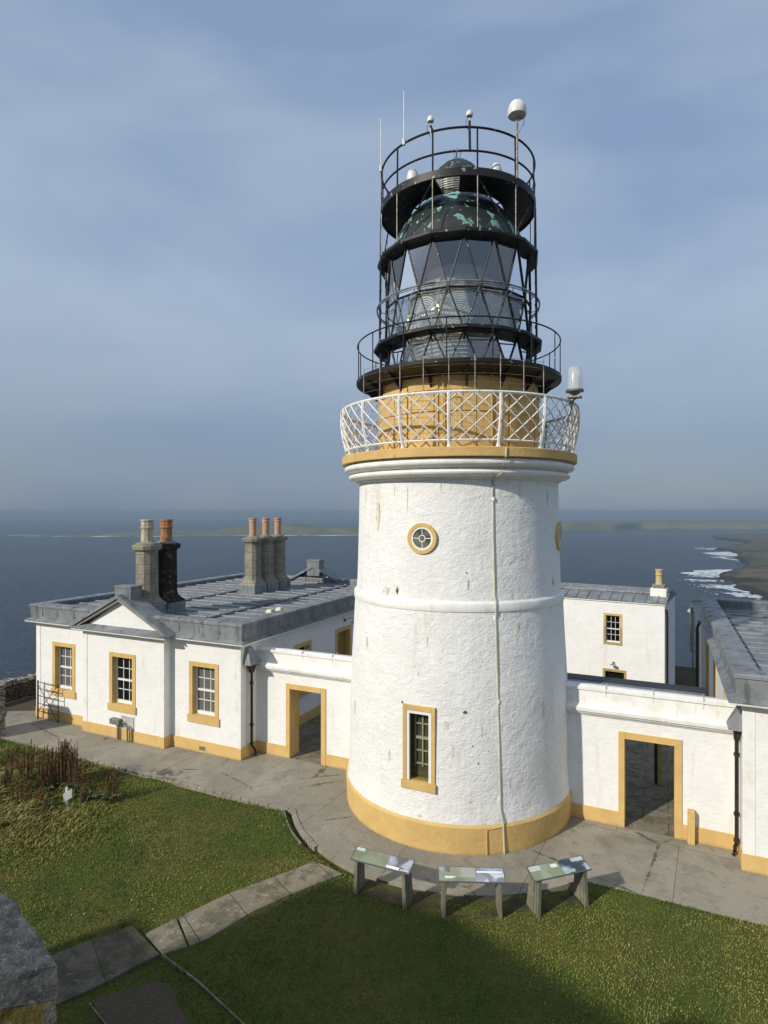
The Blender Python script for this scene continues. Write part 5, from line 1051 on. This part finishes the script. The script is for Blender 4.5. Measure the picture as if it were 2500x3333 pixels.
# near stone wall end, bottom left of the view (in camera-relative plan: right, forward)
def CP(rt, fw, z): return (CAMX + rt * .9063 - fw * .4226, CAMY + rt * .4226 + fw * .9063, z)
dn = 3.0
def fromcam(px, py, d): return CP((px - 1250) / 1950 * d, d, 7.6 - (py - 1666.5) / 1950 * d)
t = thing('stone_parapet', 'rough grey mossy stone wall end in the bottom left corner closest to the viewer', 'wall', CP(-1.9, 3, 0))
zt = 5.32; cor = [CP(-1.66, 3.01, 0), CP(-1.80, 3.15, 0), CP(-2.0, 3.34, 0), CP(-2.14, 3.47, 0), CP(-2.27, 3.57, 0), CP(-2.6, 3.62, 0), CP(-3.4, 3.3, 0), CP(-3.2, 2.85, 0), CP(-1.9, 2.96, 0)]
m = MB(); nseg = 9
def wobble(mb_, loop, z0, z1, amp, nz, seed, mat, name, inset=0.0):
    rr = random.Random(seed); P = []
    for a, b in zip(loop, loop[1:] + loop[:1]):
        L = math.hypot(b[0] - a[0], b[1] - a[1]); k = max(2, int(L / .09))
        P += [(a[0] + (b[0] - a[0]) * i / k, a[1] + (b[1] - a[1]) * i / k) for i in range(k)]
    cx_, cy_ = sum(p[0] for p in P) / len(P), sum(p[1] for p in P) / len(P)
    mb_ = MB(); n = len(P)
    for j in range(nz + 1):
        z = z0 + (z1 - z0) * j / nz
        for x, y in P:
            q = amp * (noise.noise(Vector((x * 6, y * 6, z * 6 + seed))) + .5 * noise.noise(Vector((x * 17, y * 17, z * 17)))) - inset
            L = math.hypot(x - cx_, y - cy_); mb_.v.append((x + (x - cx_) / L * q, y + (y - cy_) / L * q, z + .01 * noise.noise(Vector((x * 9, y * 9, 3)))))
    for j in range(nz):
        for i in range(n): k2 = (i + 1) % n; mb_.f.append((j * n + i, j * n + k2, (j + 1) * n + k2, (j + 1) * n + i))
    mb_.f.append(tuple(nz * n + i for i in range(n)))
    return mb_.make(name, mat, t)
wobble(None, [(p[0], p[1]) for p in cor], 0, zt - .16, .03, 50, 3, 'moss', 'wall_face', .0)
wobble(None, [(p[0], p[1]) for p in cor], zt - .17, zt, .02, 3, 11, 'lichen', 'coping', -.015)

# ------------------------------------------------------------------ information panels
def panel(cx, cy, ang, label, cols, seed):
    t = thing('information_panel', label, 'information board', (cx, cy, 0), 'information panels by the tower')
    ca_, sa_ = math.cos(ang), math.sin(ang)
    def P(u, v, z): return (cx + u * ca_ - v * sa_, cy + u * sa_ + v * ca_, z)
    # board: u along, v depth (front low, back high)
    m = MB(); c = [P(-.63, -.17, .70), P(.63, -.17, .70), P(.63, .15, .80), P(-.63, .15, .80)]; m.prism([(a[0], a[1], a[2]) for a in c], (0, 0, .016)); b = m.make('board', 'metaledge', t)
    def q(u0, u1, v0, v1, mat, name, e=.0175): z = lambda v: .70 + (v + .17) / .32 * .10 + e; MB().quad(P(u0, v0, z(v0)), P(u1, v0, z(v0)), P(u1, v1, z(v1)), P(u0, v1, z(v1))).make(name, mat, b)
    q(-.61, cols[0], -.155, .135, cols[1], 'printed_map'); q(cols[0] + .005, .61, -.155, .135, cols[2], 'printed_photo')
    for (u0_, u1_, v0_, v1_, mt_) in cols[5]: q(u0_, u1_, v0_, v1_, mt_, 'printed_picture', .0205)
    for s in (-1, 1):
        for v0, v1 in ((-.165, -.11), (-.095, -.03), (-.015, .24)):
            m = MB(); u0 = s * .50 - .035; vt0, vt1 = v0 * .95, min(v1, .14); zz0, zz1 = .69 + (vt0 + .17) * .3, .69 + (vt1 + .17) * .3; ub = u0 + s * .03; m.add([P(ub, v0, 0), P(ub + .07, v0, 0), P(ub + .07, v1, 0), P(ub, v1, 0), P(u0, vt0, zz0), P(u0 + .07, vt0, zz0), P(u0 + .07, vt1, zz1), P(u0, vt1, zz1)], [(3, 2, 1, 0), (4, 5, 6, 7), (0, 1, 5, 4), (1, 2, 6, 5), (2, 3, 7, 6), (3, 0, 4, 7)]); m.make('leg_plank', 'wood', t, bevel=.004)
    return t
gm = pan('map_green_print', [(.25, .28, .18), (.30, .33, .23), (.20, .22, .14)], 1); gm2 = pan('map_green_print_b', [(.26, .29, .19), (.36, .38, .32)], 3); gm3 = pan('map_green_print_c', [(.25, .29, .18), (.33, .37, .26)], 6)
ph1 = pan('rock_photo_print', [(.20, .19, .21), (.42, .44, .48), (.14, .13, .14)], 2); ph2 = pan('sky_photo_print', [(.30, .33, .40), (.62, .66, .70), (.22, .23, .27)], 5); ph3 = pan('dark_photo_print', [(.05, .06, .08), (.45, .55, .62), (.12, .13, .14)], 8)
lt_ = pan('pale_print', [(.55, .58, .55), (.40, .45, .40)], 4)
panel(.06, -4.88, R(1), 'low information panel with grey rock picture, leftmost of the three by the tower', (.12, gm, ph1, 0, gm2, [(.13, .40, -.15, -.09, M['sash']), (.42, .60, -.14, -.11, lt_), (-.60, -.42, .06, .13, lt_)]), 1)
panel(1.78, -4.60, R(22.5), 'low information panel with pale sky picture, middle of the three by the tower', (.08, gm2, ph2, 0, ph1, [(-.60, -.40, .03, .13, ph1), (-.50, -.30, -.10, -.06, M['sash']), (.10, .58, .02, .06, M['sash']), (-.35, .06, -.15, -.08, gm)]), 2)
panel(3.24, -3.70, R(43), 'low information panel with dark picture, rightmost of the three by the tower', (.05, gm3, ph3, 0, lt_, [(-.60, -.36, .02, .12, lt_), (-.14, .0, .02, .09, M['sash']), (.07, .30, -.145, -.08, lt_), (.33, .60, .05, .13, lt_)]), 3)

# ------------------------------------------------------------------ plants in the rough grass
sx0, sy0 = -8.75, -5.10; t = thing('plant_label', 'small white post with a tilted grey name plate among the long grass', 'sign', (sx0, sy0, 0))
MB().tube([(sx0, sy0, 0), (sx0, sy0, .56)], .034, 6).make('post', 'plastic', t)
m = MB(); m.add([CP(0, 0, 0)], []) if False else None
pv_ = Vector((.9063, .4226, 0)); c0 = Vector((sx0 + .02, sy0 - .05, .36)); up = Vector((0, 0, 1))
m.v = []; m.f = []
m.prism([tuple(c0 + pv_ * a + up * b) for a, b in ((-.06, -.16), (.16, -.03), (.16, .19), (-.06, .06))], (-.015, .03, 0)); m.make('plate', simple('grey_plate', (.50, .51, .53), .5), t)
spots = [(-11.2, -4.45, 9, 1.0), (-10.1, -4.1, 12, 1.15), (-10.35, -4.50, 11, 1.10), (-9.95, -4.35, 13, 1.15), (-9.62, -4.30, 12, 1.12), (-10.75, -4.9, 10, .9), (-10.1, -4.8, 10, .8), (-11.9, -4.5, 8, .75), (-8.05, -4.35, 9, .8), (-9.15, -4.45, 6, .75), (-9.8, -5.6, 9, .8), (-10.55, -5.5, 10, .9), (-9.1, -5.5, 6, .6), (-8.6, -4.6, 6, .6), (-12.4, -5.0, 6, .6)]
gl = 'rusty brown dock stalks'
labs = ['brown dock clump between the thicket and the lone left edge clump', 'dry rusty dock clump at the back of the tallest thicket next to the paving', 'dry rusty dock clump, left part of the tallest brown thicket', 'dry rusty dock clump in the middle of the tallest brown thicket', 'dry rusty dock clump at the right end of the tallest thicket behind the name post', 'medium brown dock clump just left of the tallest thicket', 'brown dock clump in front of the tallest thicket', 'brown dock clump standing by itself near the left edge', 'brown dock clump furthest right, alone in the lawn', 'thin green brown dock stalks right of the name post', 'brown dock clump below and left of the name post', 'brown dock clump nearest the viewer on the far left of the thicket', 'small brown dock clump in front of the name post', 'small dark dock clump between name post and the lone right clump', 'small brown dock clump at the left border of the photo']
for i, (x, y, k, h) in enumerate(spots):
    t = thing('dock_plant', labs[i], 'plant', (x, y, 0), gl); rr = random.Random(100 + i); m = MB(); lf = MB()
    for s in range(int(k * 1.6) + 6):
        a = rr.uniform(0, 2 * pi); r0 = rr.uniform(0, .24); hh = h * 1.08 * rr.uniform(.6, 1.05); bx, by = x + r0 * math.cos(a), y + r0 * math.sin(a); ln = rr.uniform(-.06, .12)
        m.tube([(bx, by, 0), (bx + ln * .3, by, hh * .5), (bx + ln, by + rr.uniform(-.05, .05), hh)], [.014, .012, .006], 4)
        for q in range(int(22 * hh)):
            f = rr.uniform(.35, .98); px, py, pz = bx + ln * f, by, hh * f; w_ = rr.uniform(.008, .022); aa = rr.uniform(0, 2 * pi)
            m.add([(px, py, pz), (px + w_ * math.cos(aa), py + w_ * math.sin(aa), pz + .02), (px + .3 * w_, py + .3 * w_, pz + .05), (px - w_ * math.cos(aa), py - w_ * math.sin(aa), pz + .025)], [(0, 1, 2, 3)])
    for s in range(22):
        a = rr.uniform(0, 2 * pi); L = rr.uniform(.14, .38); dx, dy = math.cos(a), math.sin(a); w_ = L * .18
        lf.add([(x + dx * .08, y + dy * .08, .1), (x + dx * L * .6 - dy * w_, y + dy * L * .6 + dx * w_, .22), (x + dx * L, y + dy * L, .2), (x + dx * L * .6 + dy * w_, y + dy * L * .6 - dx * w_, .2)], [(0, 1, 2, 3)])
    m.make('stalks', 'dock', t); lf.make('leaves', 'dockleaf', t)

# ------------------------------------------------------------------ unseen building added behind the viewpoint, its outline shaped to shade the near lawn
OB = thing('shade_building', 'dark stone building added unseen behind the viewpoint to shade the near lawn', 'building', (-9, -21, 0))
def onshadow(x, y, z): k = z / math.tan(SUN_EL); return (x + SUN_AZ[0] * k, y + SUN_AZ[1] * k)
z1 = 8.6; A = onshadow(-1.15, -4.75, z1); Bq = onshadow(1.6, -4.75, z1); Cq = onshadow(4.7, -5.9, z1)
m = MB(); m.prism([(A[0], A[1], 0), (Bq[0], Bq[1], 0), (Cq[0], Cq[1], 0), (Cq[0] - 1, Cq[1] - 6, 0), (A[0] - 1, A[1] - 6, 0)], (0, 0, z1)); m.make('wall', 'palerubble', OB)
z2 = 5.6; A = onshadow(-3.95, -7.3, z2); Bq = onshadow(-2.5, -7.95, z2); D_ = onshadow(-1.2, -6.5, z2)
m = MB(); m.prism([(A[0], A[1], 0), (Bq[0], Bq[1], 0), (Bq[0] + 1.5, Bq[1] - 3.0, 0), (A[0] - .5, A[1] - 6, 0)], (0, 0, z2)); m.make('side_wall', 'palerubble', OB)
m = MB(); m.box(-2.2, 1.4, -23.5, -18.9, 0, 8.4); m.make('shade_wing', 'palerubble', OB)  # unseen wing added to put the near stone parapet in shade

# ------------------------------------------------------------------ sea haze
m = MB(); m.box(-18800, 18800, -18800, 18800, SEA - 3.5, 19.5)
hm = bpy.data.materials.new('sea_haze'); hm.use_nodes = True; hn = hm.node_tree.nodes; hn.clear(); ho = hn.new('ShaderNodeOutputMaterial'); hv = hn.new('ShaderNodeVolumePrincipled')
hv.inputs['Color'].default_value = (.35, .46, .56, 1); hv.inputs['Density'].default_value = 2.4e-4; hv.inputs['Anisotropy'].default_value = 0.0
hm.node_tree.links.new(hv.outputs[0], ho.inputs['Volume'])
o = m.make('haze', hm); o['kind'] = 'stuff'; tag(o, 'thin blue grey sea haze veiling the far coast and horizon', 'haze')
